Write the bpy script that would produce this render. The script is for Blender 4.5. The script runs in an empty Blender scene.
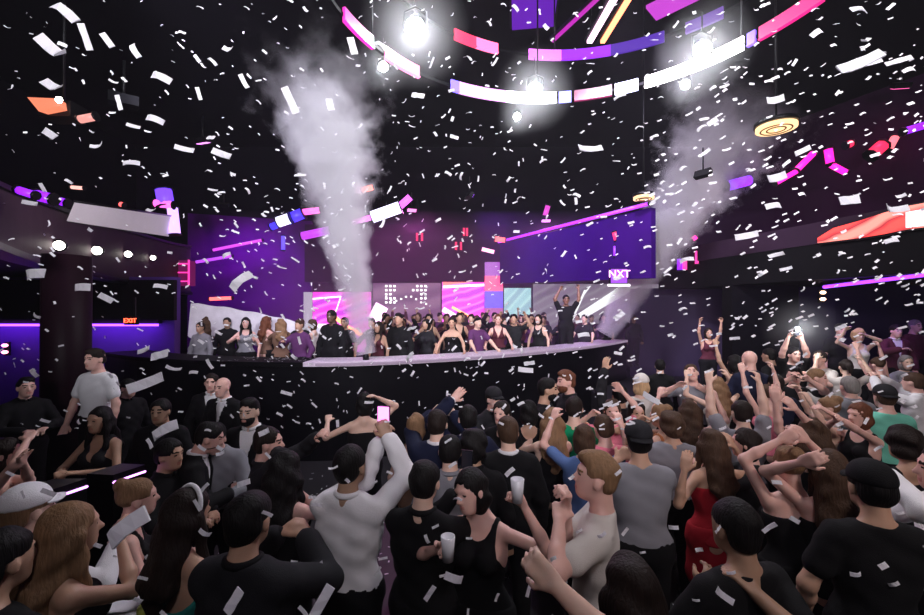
import bpy, math, random
import numpy as np
from mathutils import Vector, Matrix, Euler
random.seed(7)
RNG = np.random.RandomState(11)
SC = bpy.context.scene
COL = SC.collection
PI = math.pi
CAMH = 2.6
FPX = 420.0
HZ = 310.0

def at(px, py, d):
    """world point seen at photo pixel (px,py), d metres in front of the camera"""
    return Vector(((px-462)*d/FPX, d, CAMH-(py-HZ)*d/FPX))

# ------------------------------------------------------------------ materials
MATS = {}
def mat(name, col, rough=0.6, metal=0.0, noise=0.0, nscale=8.0, bump=0.0, bscale=40.0, sheen=0.0,
        emis=None, estr=0.0, spec=0.5, sub=0.0, stretch=None, coat=0.0):
    if name in MATS: return MATS[name]
    m = bpy.data.materials.new(name); m.use_nodes = True
    nt = m.node_tree; b = nt.nodes['Principled BSDF']
    b.inputs['Base Color'].default_value = (*col, 1)
    b.inputs['Roughness'].default_value = rough
    b.inputs['Metallic'].default_value = metal
    b.inputs['Specular IOR Level'].default_value = spec
    b.inputs['Sheen Weight'].default_value = sheen
    b.inputs['Coat Weight'].default_value = coat
    if sub:
        b.inputs['Subsurface Weight'].default_value = sub
        b.inputs['Subsurface Radius'].default_value = (0.012, 0.005, 0.003)
        b.inputs['Subsurface Scale'].default_value = 1.0
    tc = nt.nodes.new('ShaderNodeTexCoord')
    src = tc.outputs['Object']
    if stretch:
        mp = nt.nodes.new('ShaderNodeMapping'); mp.inputs['Scale'].default_value = stretch
        nt.links.new(src, mp.inputs['Vector']); src = mp.outputs['Vector']
    if noise:
        n = nt.nodes.new('ShaderNodeTexNoise'); n.inputs['Scale'].default_value = nscale
        n.inputs['Detail'].default_value = 3
        nt.links.new(src, n.inputs['Vector'])
        mx = nt.nodes.new('ShaderNodeMix'); mx.data_type = 'RGBA'
        mx.inputs[6].default_value = (*[c*(1-noise) for c in col], 1)
        mx.inputs[7].default_value = (*[min(1, c*(1+noise)) for c in col], 1)
        nt.links.new(n.outputs['Fac'], mx.inputs[0])
        nt.links.new(mx.outputs[2], b.inputs['Base Color'])
    if bump:
        n2 = nt.nodes.new('ShaderNodeTexNoise'); n2.inputs['Scale'].default_value = bscale
        nt.links.new(src, n2.inputs['Vector'])
        bp = nt.nodes.new('ShaderNodeBump'); bp.inputs['Strength'].default_value = bump
        bp.inputs['Distance'].default_value = 0.01
        nt.links.new(n2.outputs['Fac'], bp.inputs['Height'])
        nt.links.new(bp.outputs['Normal'], b.inputs['Normal'])
    if emis:
        b.inputs['Emission Color'].default_value = (*emis, 1)
        b.inputs['Emission Strength'].default_value = estr
    MATS[name] = m
    return m

def glow(name, col, s):
    return mat(name, (0.02, 0.02, 0.02), 0.4, emis=col, estr=s)

def screen_mat(name, c1, c2, c3, s, scale=2.0, rot=0.6, dist=3.0):
    """LED screen content: soft diagonal colour bands plus noise"""
    if name in MATS: return MATS[name]
    m = mat(name, (0.01, 0.01, 0.01), 0.5)
    nt = m.node_tree; b = nt.nodes['Principled BSDF']
    tc = nt.nodes.new('ShaderNodeTexCoord'); mp = nt.nodes.new('ShaderNodeMapping')
    mp.inputs['Rotation'].default_value = (0, rot, 0)
    nt.links.new(tc.outputs['Object'], mp.inputs['Vector'])
    w = nt.nodes.new('ShaderNodeTexWave'); w.bands_direction = 'Z'
    w.inputs['Scale'].default_value = scale; w.inputs['Distortion'].default_value = dist
    w.inputs['Detail'].default_value = 2
    nt.links.new(mp.outputs['Vector'], w.inputs['Vector'])
    r = nt.nodes.new('ShaderNodeValToRGB')
    e = r.color_ramp.elements
    e[0].position = 0.1; e[0].color = (*c1, 1)
    e[1].position = 0.9; e[1].color = (*c3, 1)
    k = e.new(0.5); k.color = (*c2, 1)
    nt.links.new(w.outputs['Fac'], r.inputs['Fac'])
    nt.links.new(r.outputs['Color'], b.inputs['Emission Color'])
    b.inputs['Emission Strength'].default_value = s
    return m

# ------------------------------------------------------------------ object helpers
def tag(o, label=None, cat=None, group=None, kind=None):
    if label: o['label'] = label
    if cat: o['category'] = cat
    if group: o['group'] = group
    if kind: o['kind'] = kind
    return o

def link_mesh(name, me, m=None, parent=None, loc=None):
    o = bpy.data.objects.new(name, me); COL.objects.link(o)
    if m is not None:
        for mm in (m if isinstance(m, (list, tuple)) else [m]): me.materials.append(mm)
    if parent is not None: o.parent = parent
    if loc is not None: o.location = loc
    return o

def empty(name, loc=(0, 0, 0), rz=0):
    o = bpy.data.objects.new(name, None); COL.objects.link(o)
    o.location = loc; o.rotation_euler = (0, 0, rz); o.empty_display_size = 0.1
    return o

class MB:
    """collects shapes into one mesh"""
    def __init__(s): s.v = []; s.f = []; s.sm = []
    def add(s, vs, fs, smooth=False):
        k = len(s.v); s.v += [tuple(v) for v in vs]
        s.f += [tuple(i+k for i in f) for f in fs]; s.sm += [smooth]*len(fs); return s
    def box(s, c, size, M=None):
        x, y, z = [a/2 for a in size]
        vs = [Vector((sx*x, sy*y, sz*z)) for sz in (-1, 1) for sy in (-1, 1) for sx in (-1, 1)]
        if M is not None: vs = [M @ v for v in vs]
        c = Vector(c)
        return s.add([v+c for v in vs], [(0, 2, 3, 1), (4, 5, 7, 6), (0, 1, 5, 4), (2, 6, 7, 3), (0, 4, 6, 2), (1, 3, 7, 5)])
    def tube(s, pts, r, n=8, caps=True):
        pts = [Vector(p) for p in pts]; rs = r if isinstance(r, (list, tuple)) else [r]*len(pts)
        vs = []; prev = None
        for i, p in enumerate(pts):
            t = (pts[min(i+1, len(pts)-1)]-pts[max(i-1, 0)]).normalized()
            if prev is None:
                prev = t.orthogonal().normalized()
            u = (prev - t*prev.dot(t)).normalized(); prev = u
            w = t.cross(u)
            for k in range(n):
                a = 2*PI*k/n; vs.append(p+(u*math.cos(a)+w*math.sin(a))*rs[i])
        fs = []
        for i in range(len(pts)-1):
            for k in range(n):
                fs.append((i*n+k, i*n+(k+1) % n, (i+1)*n+(k+1) % n, (i+1)*n+k))
        s.add(vs, fs, True)
        if caps:
            k = len(s.v)-len(vs)
            s.f.append(tuple(k+j for j in reversed(range(n)))); s.sm.append(False)
            s.f.append(tuple(k+(len(pts)-1)*n+j for j in range(n))); s.sm.append(False)
        return s
    def lathe(s, prof, c=(0, 0, 0), n=20, M=None):
        vs = []; c = Vector(c)
        for r, z in prof:
            for k in range(n):
                a = 2*PI*k/n; v = Vector((r*math.cos(a), r*math.sin(a), z))
                if M is not None: v = M @ v
                vs.append(v+c)
        fs = []
        for i in range(len(prof)-1):
            for k in range(n):
                fs.append((i*n+k, i*n+(k+1) % n, (i+1)*n+(k+1) % n, (i+1)*n+k))
        k0 = len(s.v)
        s.add(vs, fs, True)
        s.f.append(tuple(k0+j for j in reversed(range(n)))); s.sm.append(False)
        s.f.append(tuple(k0+(len(prof)-1)*n+j for j in range(n))); s.sm.append(False)
        return s
    def strip(s, path, h_off, thick):
        """wall-like strip: path = [(x,y,z0,z1)], thickness measured horizontally to the normal side"""
        n = len(path); vs = []
        for i, (x, y, a, b) in enumerate(path):
            p0 = path[max(i-1, 0)]; p1 = path[min(i+1, n-1)]
            t = Vector((p1[0]-p0[0], p1[1]-p0[1], 0)).normalized(); nn = Vector((-t.y, t.x, 0))
            o = nn*h_off
            for (q, z) in ((0, a), (0, b), (thick, b), (thick, a)):
                vs.append(Vector((x, y, z))+o+nn*q)
        fs = []
        for i in range(n-1):
            for k in range(4):
                fs.append((i*4+k, (i+1)*4+k, (i+1)*4+(k+1) % 4, i*4+(k+1) % 4))
        fs += [(0, 1, 2, 3), ((n-1)*4+3, (n-1)*4+2, (n-1)*4+1, (n-1)*4)]
        return s.add(vs, fs)
    def build(s, name, m, parent=None, loc=None, origin=None):
        me = bpy.data.meshes.new(name)
        vs = s.v
        if origin is not None:
            vs = [(v[0]-origin[0], v[1]-origin[1], v[2]-origin[2]) for v in vs]; loc = origin
        me.from_pydata(vs, [], s.f)
        me.polygons.foreach_set('use_smooth', s.sm)
        import bmesh
        bm = bmesh.new(); bm.from_mesh(me); bmesh.ops.recalc_face_normals(bm, faces=bm.faces); bm.to_mesh(me); bm.free()
        return link_mesh(name, me, m, parent, loc)

# ------------------------------------------------------------------ signed-distance figure modelling
def V(*a): return np.array(a, dtype=np.float64)
def nrm(v):
    l = np.linalg.norm(v); return v/l if l > 1e-9 else v

def cone(a, b, ra, rb, k=0.02, flat=None):
    return ('c', np.array(a, float), np.array(b, float), ra, rb, k, flat)
def ell(c, r, R=None, k=0.02, sub=False):
    return ('e', np.array(c, float), np.array(r, float), R, k, sub)

def _bounds(p):
    if p[0] == 'c':
        m = max(p[3], p[4])
        return np.minimum(p[1], p[2])-m, np.maximum(p[1], p[2])+m
    m = p[2].max() if p[3] is not None else p[2]
    return p[1]-m, p[1]+m

def _dist(p, X, Y, Z):
    if p[0] == 'c':
        _, a, b, ra, rb, k, flat = p
        px, py, pz = X-a[0], Y-a[1], Z-a[2]
        ab = b-a
        if flat is not None:
            u, f = flat
            t = (px*u[0]+py*u[1]+pz*u[2])*(f-1)
            px = px+t*u[0]; py = py+t*u[1]; pz = pz+t*u[2]
            ab = ab+(f-1)*ab.dot(u)*u
        L = max(ab.dot(ab), 1e-9)
        h = np.clip((px*ab[0]+py*ab[1]+pz*ab[2])/L, 0, 1)
        dx = px-h*ab[0]; dy = py-h*ab[1]; dz = pz-h*ab[2]
        d = np.sqrt(dx*dx+dy*dy+dz*dz)-(ra+(rb-ra)*h)
        if flat is not None: d = d/max(1.0, 0.5*(1+f))
        return d
    _, c, r, R, k, sub = p
    px, py, pz = X-c[0], Y-c[1], Z-c[2]
    if R is not None:
        qx = (px*R[0, 0]+py*R[1, 0]+pz*R[2, 0]); qy = (px*R[0, 1]+py*R[1, 1]+pz*R[2, 1]); qz = (px*R[0, 2]+py*R[1, 2]+pz*R[2, 2])
        px, py, pz = qx, qy, qz
    k0 = np.sqrt((px/r[0])**2+(py/r[1])**2+(pz/r[2])**2)
    k1 = np.sqrt((px/r[0]**2)**2+(py/r[1]**2)**2+(pz/r[2]**2)**2)
    return k0*(k0-1)/np.maximum(k1, 1e-6)

def sdf_mesh(prims, h, zc=None, hc=None, infl=0.0, clip=None, wrinkle=0.0, seed=0):
    """mesh of the smooth union; finer spacing h, coarser hc below zc; clip(X,Y,Z,D)->D"""
    lo = np.full(3, 1e9); hi = -lo
    for p in prims:
        if p[0] == 'e' and p[5]: continue
        a, b = _bounds(p); lo = np.minimum(lo, a); hi = np.maximum(hi, b)
    lo -= infl+2.5*h; hi += infl+2.5*h
    xs = np.arange(lo[0], hi[0]+h, h); ys = np.arange(lo[1], hi[1]+h, h)
    if zc is not None and lo[2] < zc:
        zs = np.concatenate([np.arange(lo[2], zc, hc), np.arange(zc, hi[2]+h, h)]) if hi[2] > zc else np.arange(lo[2], hi[2]+hc, hc)
    else:
        zs = np.arange(lo[2], hi[2]+h, h)
    D = np.full((len(xs), len(ys), len(zs)), 0.5)
    for p in prims:
        k = p[5] if p[0] == 'c' else p[4]
        a, b = _bounds(p)
        m = k+infl+3*h+0.01
        i0, i1 = np.searchsorted(xs, [a[0]-m, b[0]+m]); j0, j1 = np.searchsorted(ys, [a[1]-m, b[1]+m]); k0, k1 = np.searchsorted(zs, [a[2]-m-(hc or 0), b[2]+m+(hc or 0)])
        if i1 <= i0 or j1 <= j0 or k1 <= k0: continue
        X = xs[i0:i1, None, None]; Y = ys[None, j0:j1, None]; Z = zs[None, None, k0:k1]
        d = _dist(p, X, Y, Z)-infl
        S = D[i0:i1, j0:j1, k0:k1]
        if p[0] == 'e' and p[5]:
            d = -(d+infl)
            hh = np.maximum(k-np.abs(d-S), 0)/k
            D[i0:i1, j0:j1, k0:k1] = np.maximum(S, d)+hh*hh*k*0.25
        else:
            hh = np.maximum(k-np.abs(d-S), 0)/k
            D[i0:i1, j0:j1, k0:k1] = np.minimum(S, d)-hh*hh*k*0.25
    X = xs[:, None, None]; Y = ys[None, :, None]; Z = zs[None, None, :]
    if wrinkle:
        r = np.random.RandomState(seed); ph = r.uniform(0, 6.28, 6)
        W = np.sin(X*31+ph[0]+4*np.sin(Z*9+ph[1]))*np.sin(Z*24+ph[2]+3*np.sin(Y*14+X*7+ph[3]))+0.6*np.sin(Z*52+X*25+ph[4]+2*np.sin(Y*20+ph[5]))
        D = D+wrinkle*W
    if clip is not None: D = clip(X, Y, Z, D)
    return nets(D, xs, ys, zs)

def nets(D, xs, ys, zs):
    S = D < 0
    nx, ny, nz = D.shape
    cnt = np.zeros((nx-1, ny-1, nz-1), np.int8)
    for dx in (0, 1):
        for dy in (0, 1):
            for dz in (0, 1):
                cnt += S[dx:nx-1+dx, dy:ny-1+dy, dz:nz-1+dz]
    act = (cnt > 0) & (cnt < 8)
    I, J, K = np.nonzero(act)
    if len(I) == 0: return np.zeros((0, 3)), np.zeros((0, 4), int)
    idx = np.full(act.shape, -1, np.int64); idx[I, J, K] = np.arange(len(I))
    pos = np.zeros((len(I), 3)); w = np.zeros(len(I))
    corners = [(a, b, c) for a in (0, 1) for b in (0, 1) for c in (0, 1)]
    vals = {c: D[I+c[0], J+c[1], K+c[2]] for c in corners}
    for c in corners:
        for ax in range(3):
            if c[ax]: continue
            e = list(c); e[ax] = 1; e = tuple(e)
            va, vb = vals[c], vals[e]
            m = (va < 0) != (vb < 0)
            t = np.where(m, va/np.where(m, va-vb, 1), 0)
            q = [np.full(len(I), float(c[0])), np.full(len(I), float(c[1])), np.full(len(I), float(c[2]))]
            q[ax] = t
            for a in range(3): pos[:, a] += np.where(m, q[a], 0)
            w += m
    pos /= w[:, None]
    P = np.empty_like(pos)
    for a, (g, G) in enumerate(((xs, I), (ys, J), (zs, K))):
        P[:, a] = g[G]+pos[:, a]*(g[G+1]-g[G])
    quads = []
    def q(mask, off, flip):
        A, B, C = np.nonzero(mask)
        return A, B, C
    # x edges
    s = S[:-1, 1:-1, 1:-1] != S[1:, 1:-1, 1:-1]; A, B, C = np.nonzero(s); B = B+1; C = C+1
    f = np.stack([idx[A, B-1, C-1], idx[A, B, C-1], idx[A, B, C], idx[A, B-1, C]], 1); fl = ~S[A, B, C]; f[fl] = f[fl][:, ::-1]; quads.append(f)
    s = S[1:-1, :-1, 1:-1] != S[1:-1, 1:, 1:-1]; A, B, C = np.nonzero(s); A = A+1; C = C+1
    f = np.stack([idx[A-1, B, C-1], idx[A-1, B, C], idx[A, B, C], idx[A, B, C-1]], 1); fl = ~S[A, B, C]; f[fl] = f[fl][:, ::-1]; quads.append(f)
    s = S[1:-1, 1:-1, :-1] != S[1:-1, 1:-1, 1:]; A, B, C = np.nonzero(s); A = A+1; B = B+1
    f = np.stack([idx[A-1, B-1, C], idx[A, B-1, C], idx[A, B, C], idx[A-1, B, C]], 1); fl = ~S[A, B, C]; f[fl] = f[fl][:, ::-1]; quads.append(f)
    return P, np.concatenate(quads)

def np_mesh(name, P, F, mi=None):
    me = bpy.data.meshes.new(name)
    me.vertices.add(len(P)); me.vertices.foreach_set('co', P.astype(np.float32).ravel())
    me.loops.add(len(F)*4); me.loops.foreach_set('vertex_index', F.astype(np.int32).ravel())
    me.polygons.add(len(F)); me.polygons.foreach_set('loop_start', np.arange(0, len(F)*4, 4, dtype=np.int32))
    me.polygons.foreach_set('use_smooth', np.ones(len(F), bool))
    if mi is not None: me.polygons.foreach_set('material_index', mi.astype(np.int32))
    me.update(calc_edges=True)
    return me
HAZE = True
# ------------------------------------------------------------------ people
SKIN = {
 'fair': (0.70, 0.46, 0.36), 'pink': (0.74, 0.44, 0.37), 'tan': (0.54, 0.32, 0.22), 'olive': (0.40, 0.24, 0.16),
 'brown': (0.22, 0.11, 0.07), 'dark': (0.11, 0.055, 0.035)}
HAIR = {'black': (0.005, 0.004, 0.004), 'dark': (0.014, 0.008, 0.006), 'brown': (0.060, 0.032, 0.018), 'auburn': (0.13, 0.045, 0.022),
 'sandy': (0.22, 0.125, 0.065), 'blonde': (0.50, 0.32, 0.17), 'grey': (0.22, 0.20, 0.19)}
CLOTH = {'black': (0.0035, 0.0035, 0.0045), 'charcoal': (0.014, 0.014, 0.017), 'white': (0.78, 0.77, 0.80), 'cream': (0.62, 0.58, 0.54), 'grey': (0.24, 0.24, 0.27),
 'navy': (0.008, 0.011, 0.035), 'red': (0.35, 0.010, 0.020), 'green': (0.0, 0.27, 0.11), 'mint': (0.18, 0.60, 0.46), 'teal': (0.02, 0.22, 0.19),
 'pink': (0.75, 0.20, 0.28), 'maroon': (0.085, 0.018, 0.030), 'plum': (0.10, 0.03, 0.11), 'blue': (0.10, 0.17, 0.38), 'nude': (0.16, 0.09, 0.06), 'orange': (0.6, 0.22, 0.08)}
def skin_m(n): return mat('skin_'+n, SKIN[n], 0.52, noise=0.10, nscale=14, bump=0.05, bscale=120, sub=0.12)
def hair_m(n): return mat('hair_'+n, HAIR[n], 0.65, spec=0.22, noise=0.45, nscale=60, bump=0.7, bscale=90, stretch=(1, 1, 0.12))
def cloth_m(n): return mat('cloth_'+n, CLOTH[n], 0.85, noise=0.10, nscale=5, bump=0.25, bscale=220, spec=0.25)
def eye_m(): return mat('eye', (0.03, 0.02, 0.018), 0.15)
def lip_m(n): return mat('lip_'+n, tuple(a*b for a, b in zip(SKIN[n], (0.85, 0.6, 0.62))), 0.4)

def rotm(yaw=0, pitch=0, roll=0):
    """yaw about z (left +), pitch (+ looks up), roll about forward (+ tilts to own right)"""
    return np.array((Matrix.Rotation(math.radians(yaw), 3, 'Z') @ Matrix.Rotation(math.radians(pitch), 3, 'X') @ Matrix.Rotation(math.radians(roll), 3, 'Y')))

POSES = {  # wrist targets, right and left, body-local metres on a 1.75 m figure
 'down': ((0.27, 0.06, 0.84), (-0.27, 0.06, 0.84)),
 'up': ((0.24, 0.16, 1.93), (-0.24, 0.16, 1.93)),
 'up_wide': ((0.42, 0.12, 1.85), (-0.42, 0.12, 1.85)),
 'right_up': ((0.24, 0.18, 1.95), (-0.22, 0.18, 1.05)),
 'left_up': ((0.22, 0.18, 1.05), (-0.24, 0.18, 1.95)),
 'phone': ((0.10, 0.36, 1.62), (-0.10, 0.36, 1.62)),
 'phone_high': ((0.10, 0.30, 1.86), (-0.10, 0.30, 1.86)),
 'drink': ((0.16, 0.34, 1.30), (-0.25, 0.10, 0.90)),
 'clap': ((0.07, 0.36, 1.38), (-0.07, 0.36, 1.38)),
 'read': ((0.10, 0.32, 1.15), (-0.10, 0.32, 1.15)),
 'cheer': ((0.30, 0.22, 1.72), (-0.30, 0.22, 1.72)),
 'counter': ((0.30, 0.38, 1.02), (-0.30, 0.38, 1.02)),
 'lap': ((0.10, 0.30, 0.80), (-0.10, 0.30, 0.80)),
 'head_hands': ((0.20, 0.02, 1.84), (-0.26, 0.20, 1.30)),
}
NP = [0]

def person(px, py, label, H=1.75, base=0.0, face=0, sex='m', skin='fair', hair='short', hc='dark', top='tee', tc='black',
           bottom='trousers', bc='black', pose='down', hands=None, lean=(0, 0), head=(0, 0, 0), d=None, q=0.013,
           sit=False, curl=0.5, hat=None, beard=False, grp=None, X=None, under='white', tie=None, hq=None, elb=None):
    NP[0] += 1
    s = H/1.75
    if d is None: d = FPX*(CAMH-base-H)/max(py-HZ, 4)
    top_z = H
    if X is None: X = (px-462)*d/FPX
    root = empty('person', (X, d, base), math.radians(face))
    tag(root, label, 'person', grp)
    Ri = np.array(Matrix.Rotation(-math.radians(face), 3, 'Z'))
    f = 1.0 if sex == 'm' else 0.0
    # --- skeleton (unit 1.75 m)
    drop = 0.42 if sit else 0.0
    Pv = V(0, 0, 0.95-drop)
    Rt = rotm(0, -lean[0], lean[1])
    def T(x, y, z): return Pv+Rt@V(x, y, z-0.95)
    N = T(0, -0.02, 1.47)
    Rh = rotm(*head)
    Hc = N+Rh@V(0, 0.045, 0.15)
    sh = 0.168 if sex == 'm' else 0.148
    S = [T(sh, -0.01, 1.385), T(-sh, -0.01, 1.385)]
    tg = POSES[pose]
    W = []
    for i in (0, 1):
        t = np.array(tg[i], float)
        if not sit or t[2] > 1: t = t-V(0, 0, drop)
        W.append(t)
    if hands:
        for i in (0, 1):
            h = hands[i]
            if h is None: continue
            if h[0] == 'px':
                dd = d+h[3]
                wp = V((h[1]-462)*dd/FPX, dd, CAMH-(h[2]-HZ)*dd/FPX)-V(X, d, base)
                W[i] = (Ri@wp)/s
            else: W[i] = V(*h)
    La, Lb = 0.285, 0.255
    arms = []
    for i in (0, 1):
        sg = 1 if i == 0 else -1
        v = W[i]-S[i]; L = np.linalg.norm(v)
        L2 = min(L, (La+Lb)*0.985); v = v/max(L, 1e-6)
        wr = S[i]+v*L2
        a = (La*La-Lb*Lb+L2*L2)/(2*L2); hgt = math.sqrt(max(La*La-a*a, 1e-5))
        hint = V(sg*0.8, -0.35, -0.55) if v[2] < 0.55 else V(sg*1.0, 0.35, 0.05)
        if elb and elb[i] is not None: hint = V(*elb[i])
        hp = nrm(hint-v*hint.dot(v))
        el = S[i]+v*a+hp*hgt
        arms.append((S[i], el, wr))
    # --- primitives
    fw = Rt@V(0, 1, 0)
    FL = (fw, 1.32)
    g = 1.0 if sex == 'm' else 0.88
    torso = [cone(T(0.075, 0, 0.93), T(-0.075, 0, 0.93), 0.115 if sex == 'm' else 0.122, 0.115 if sex == 'm' else 0.122, 0.05, FL),
             cone(T(0, 0.0, 0.98), T(0, 0.0, 1.12), 0.142*g, 0.135*g, 0.06, FL),
             cone(T(0.055, 0, 1.24), T(-0.055, 0, 1.24), 0.122*g, 0.122*g, 0.06, FL),
             cone(T(0.065, -0.005, 1.32), T(-0.065, -0.005, 1.32), 0.105*g, 0.105*g, 0.05, FL),
             cone(T(sh-0.02, -0.01, 1.375), T(0.03, -0.015, 1.405), 0.052*g, 0.060*g, 0.03, None), cone(T(-sh+0.02, -0.01, 1.375), T(-0.03, -0.015, 1.405), 0.052*g, 0.060*g, 0.03, None),
             cone(T(sh-0.035, -0.02, 1.395), T(0.035, -0.03, 1.455), 0.036*g, 0.034*g, 0.04, None), cone(T(-sh+0.035, -0.02, 1.395), T(-0.035, -0.03, 1.455), 0.036*g, 0.034*g, 0.04, None)]
    if sex == 'f':
        torso += [ell(T(0.068, 0.085, 1.265), V(0.062, 0.058, 0.062), None, 0.03), ell(T(-0.068, 0.085, 1.265), V(0.062, 0.058, 0.062), None, 0.03),
                  ell(T(0.06, -0.08, 0.90), V(0.08, 0.07, 0.09), None, 0.05), ell(T(-0.06, -0.08, 0.90), V(0.08, 0.07, 0.09), None, 0.05)]
    neck = [cone(N+Rt@V(0, -0.01, -0.03), Hc+Rh@V(0, -0.028, -0.04), 0.058*(1 if sex == 'm' else 0.86), 0.054*(1 if sex == 'm' else 0.86), 0.035)]
    A = 1.0 if sex == 'm' else 0.80
    upper = []; fore = []; handp = []
    for i, (a, b, c) in enumerate(arms):
        upper.append(cone(a, b, 0.050*A, 0.040*A, 0.025))
        fore.append(cone(b, b+(c-b)*0.35, 0.042*A, 0.041*A, 0.02)); fore.append(cone(b+(c-b)*0.35, c, 0.041*A, 0.027*A, 0.02))
        dr = nrm(c-b)
        sg = 1 if i == 0 else -1
        ref = nrm(V(-sg*0.6, 0.8, 0.2)) if abs(dr[2]) > 0.5 else V(0, 0, -1)
        n = nrm(ref-dr*ref.dot(dr)); sd = np.cross(dr, n)
        if sd.dot(Hc-c) < 0: sd = -sd       # thumb side towards the head
        hl = 1.0*(1 if sex == 'm' else 0.92)
        kn = c+dr*0.085*hl
        handp.append(cone(c+dr*0.02+sd*0.012, kn+sd*0.022, 0.024, 0.022, 0.012, (n, 1.7)))
        handp.append(cone(c+dr*0.02-sd*0.012, kn-sd*0.020, 0.024, 0.022, 0.012, (n, 1.7)))
        cu = curl if not isinstance(curl, (tuple, list)) else curl[i]
        for j, (off, fl) in enumerate(((0.032, 0.072), (0.011, 0.082), (-0.010, 0.076), (-0.030, 0.058))):
            p0 = kn+sd*off*hl
            sp = dr+sd*off*3*(1-cu)
            a1 = 1.25*cu; a2 = 2.6*cu
            d1 = nrm(sp*math.cos(a1)+n*math.sin(a1)); d2 = nrm(sp*math.cos(a2)+n*math.sin(a2))
            p1 = p0+d1*fl*0.5; p2 = p1+d2*fl*0.5
            handp.append(cone(p0, p1, 0.0105, 0.0095, 0.005)); handp.append(cone(p1, p2, 0.0095, 0.008, 0.005))
        t0 = c+dr*0.025+sd*0.026
        t1 = t0+nrm(dr*0.7+sd*0.8+n*0.35)*0.042; t2 = t1+nrm(dr*1.0+sd*0.25+n*(0.3+cu))*0.034
        handp.append(cone(t0, t1, 0.015, 0.0115, 0.01)); handp.append(cone(t1, t2, 0.0115, 0.009, 0.006))
    # legs
    legs = []; shoes = []; knees = []
    for sg in (1, -1):
        hip = V(sg*0.09, 0, 0.90-drop)
        if sit: kn_ = V(sg*0.13, 0.42, 0.50); an = V(sg*0.12, 0.44, 0.09)
        else: kn_ = V(sg*0.105, 0.015, 0.49); an = V(sg*0.115, -0.01, 0.09)
        legs += [cone(hip, kn_, 0.088, 0.056, 0.04), cone(kn_, kn_*0.65+an*0.35+V(0, -0.012, 0), 0.054, 0.054, 0.03), cone(kn_*0.65+an*0.35+V(0, -0.012, 0), an, 0.054, 0.035, 0.02)]
        knees.append((hip, kn_, an))
        shoes += [cone(an+V(0, -0.03, -0.045), an+V(0, 0.15, -0.052), 0.042, 0.036, 0.02), cone(an+V(0, -0.01, 0.0), an+V(0, 0.05, -0.03), 0.045, 0.04, 0.03)]
    def h(x, y, z): return Hc+Rh@V(x, y, z)
    jw = 1.0 if sex == 'm' else 0.92
    headp = [ell(h(0, -0.012, 0.03), V(0.077, 0.096, 0.088), Rh, 0.02), ell(h(0, 0.028, -0.03), V(0.061*jw, 0.063, 0.088), Rh, 0.03),
             ell(h(0, 0.048, -0.088), V(0.036*jw, 0.036, 0.026), Rh, 0.03)]
    fine = q <= 0.0135
    headp += [cone(h(0, 0.083, 0.012), h(0, 0.104, -0.026), 0.008, 0.0135, 0.014),
              ell(h(0.078, -0.006, -0.012), V(0.011, 0.021, 0.031), Rh, 0.012), ell(h(-0.078, -0.006, -0.012), V(0.011, 0.021, 0.031), Rh, 0.012)]
    if fine:
        headp += [ell(h(0, 0.078, 0.030), V(0.050, 0.014, 0.010), Rh, 0.015),
                  ell(h(0.031, 0.098, 0.008), V(0.018, 0.014, 0.011), Rh, 0.012, True), ell(h(-0.031, 0.098, 0.008), V(0.018, 0.014, 0.011), Rh, 0.012, True),
                  ell(h(0.031, 0.073, 0.007), V(0.013, 0.012, 0.0115), Rh, 0.004), ell(h(-0.031, 0.073, 0.007), V(0.013, 0.012, 0.0115), Rh, 0.004),
                  ell(h(0, 0.086, -0.056), V(0.023, 0.010, 0.006), Rh, 0.006), ell(h(0, 0.085, -0.067), V(0.019, 0.010, 0.007), Rh, 0.006),
                  cone(h(0.012, 0.09, -0.03), h(-0.012, 0.09, -0.03), 0.0085, 0.0085, 0.008)]
    def scale(P): return P*s
    z_f = (0.80 if not sit else 0.35)
    P, F = sdf_mesh(torso+neck+upper+fore+handp+legs+shoes+headp, q, z_f, 0.03)
    # face colouring: eyes, brows, lips
    C = P[F].mean(1); L = (C-Hc)@Rh
    mi = np.zeros(len(F), int)
    if True:
        ex = np.abs(np.abs(L[:, 0])-0.031)
        mi[(ex < 0.011) & (np.abs(L[:, 2]-0.007) < 0.006) & (L[:, 1] > 0.06)] = 1
        mi[(np.abs(L[:, 0]) < 0.022) & (np.abs(L[:, 2]+0.062) < 0.011) & (L[:, 1] > 0.07)] = 2
        if sex == 'm': mi[(ex < 0.019) & (np.abs(L[:, 2]-0.030) < 0.0055) & (L[:, 1] > 0.05)] = 3
    body = link_mesh('body', np_mesh('body', scale(P), F, mi), [skin_m(skin), eye_m(), lip_m(skin), hair_m(hc if hc != 'grey' else 'dark')], root)
    # --- clothes
    hem = 0.90; inf = 0.016 if sex == 'm' else 0.011
    nb = N+Rt@V(0, 0.0, 0.005)
    def Lc(X, Y, Z):   # torso frame coordinates
        x, y, z = X-Pv[0], Y-Pv[1], Z-Pv[2]
        return (x*Rt[0, 0]+y*Rt[1, 0]+z*Rt[2, 0], x*Rt[0, 1]+y*Rt[1, 1]+z*Rt[2, 1], x*Rt[0, 2]+y*Rt[1, 2]+z*Rt[2, 2]+0.95)
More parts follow.
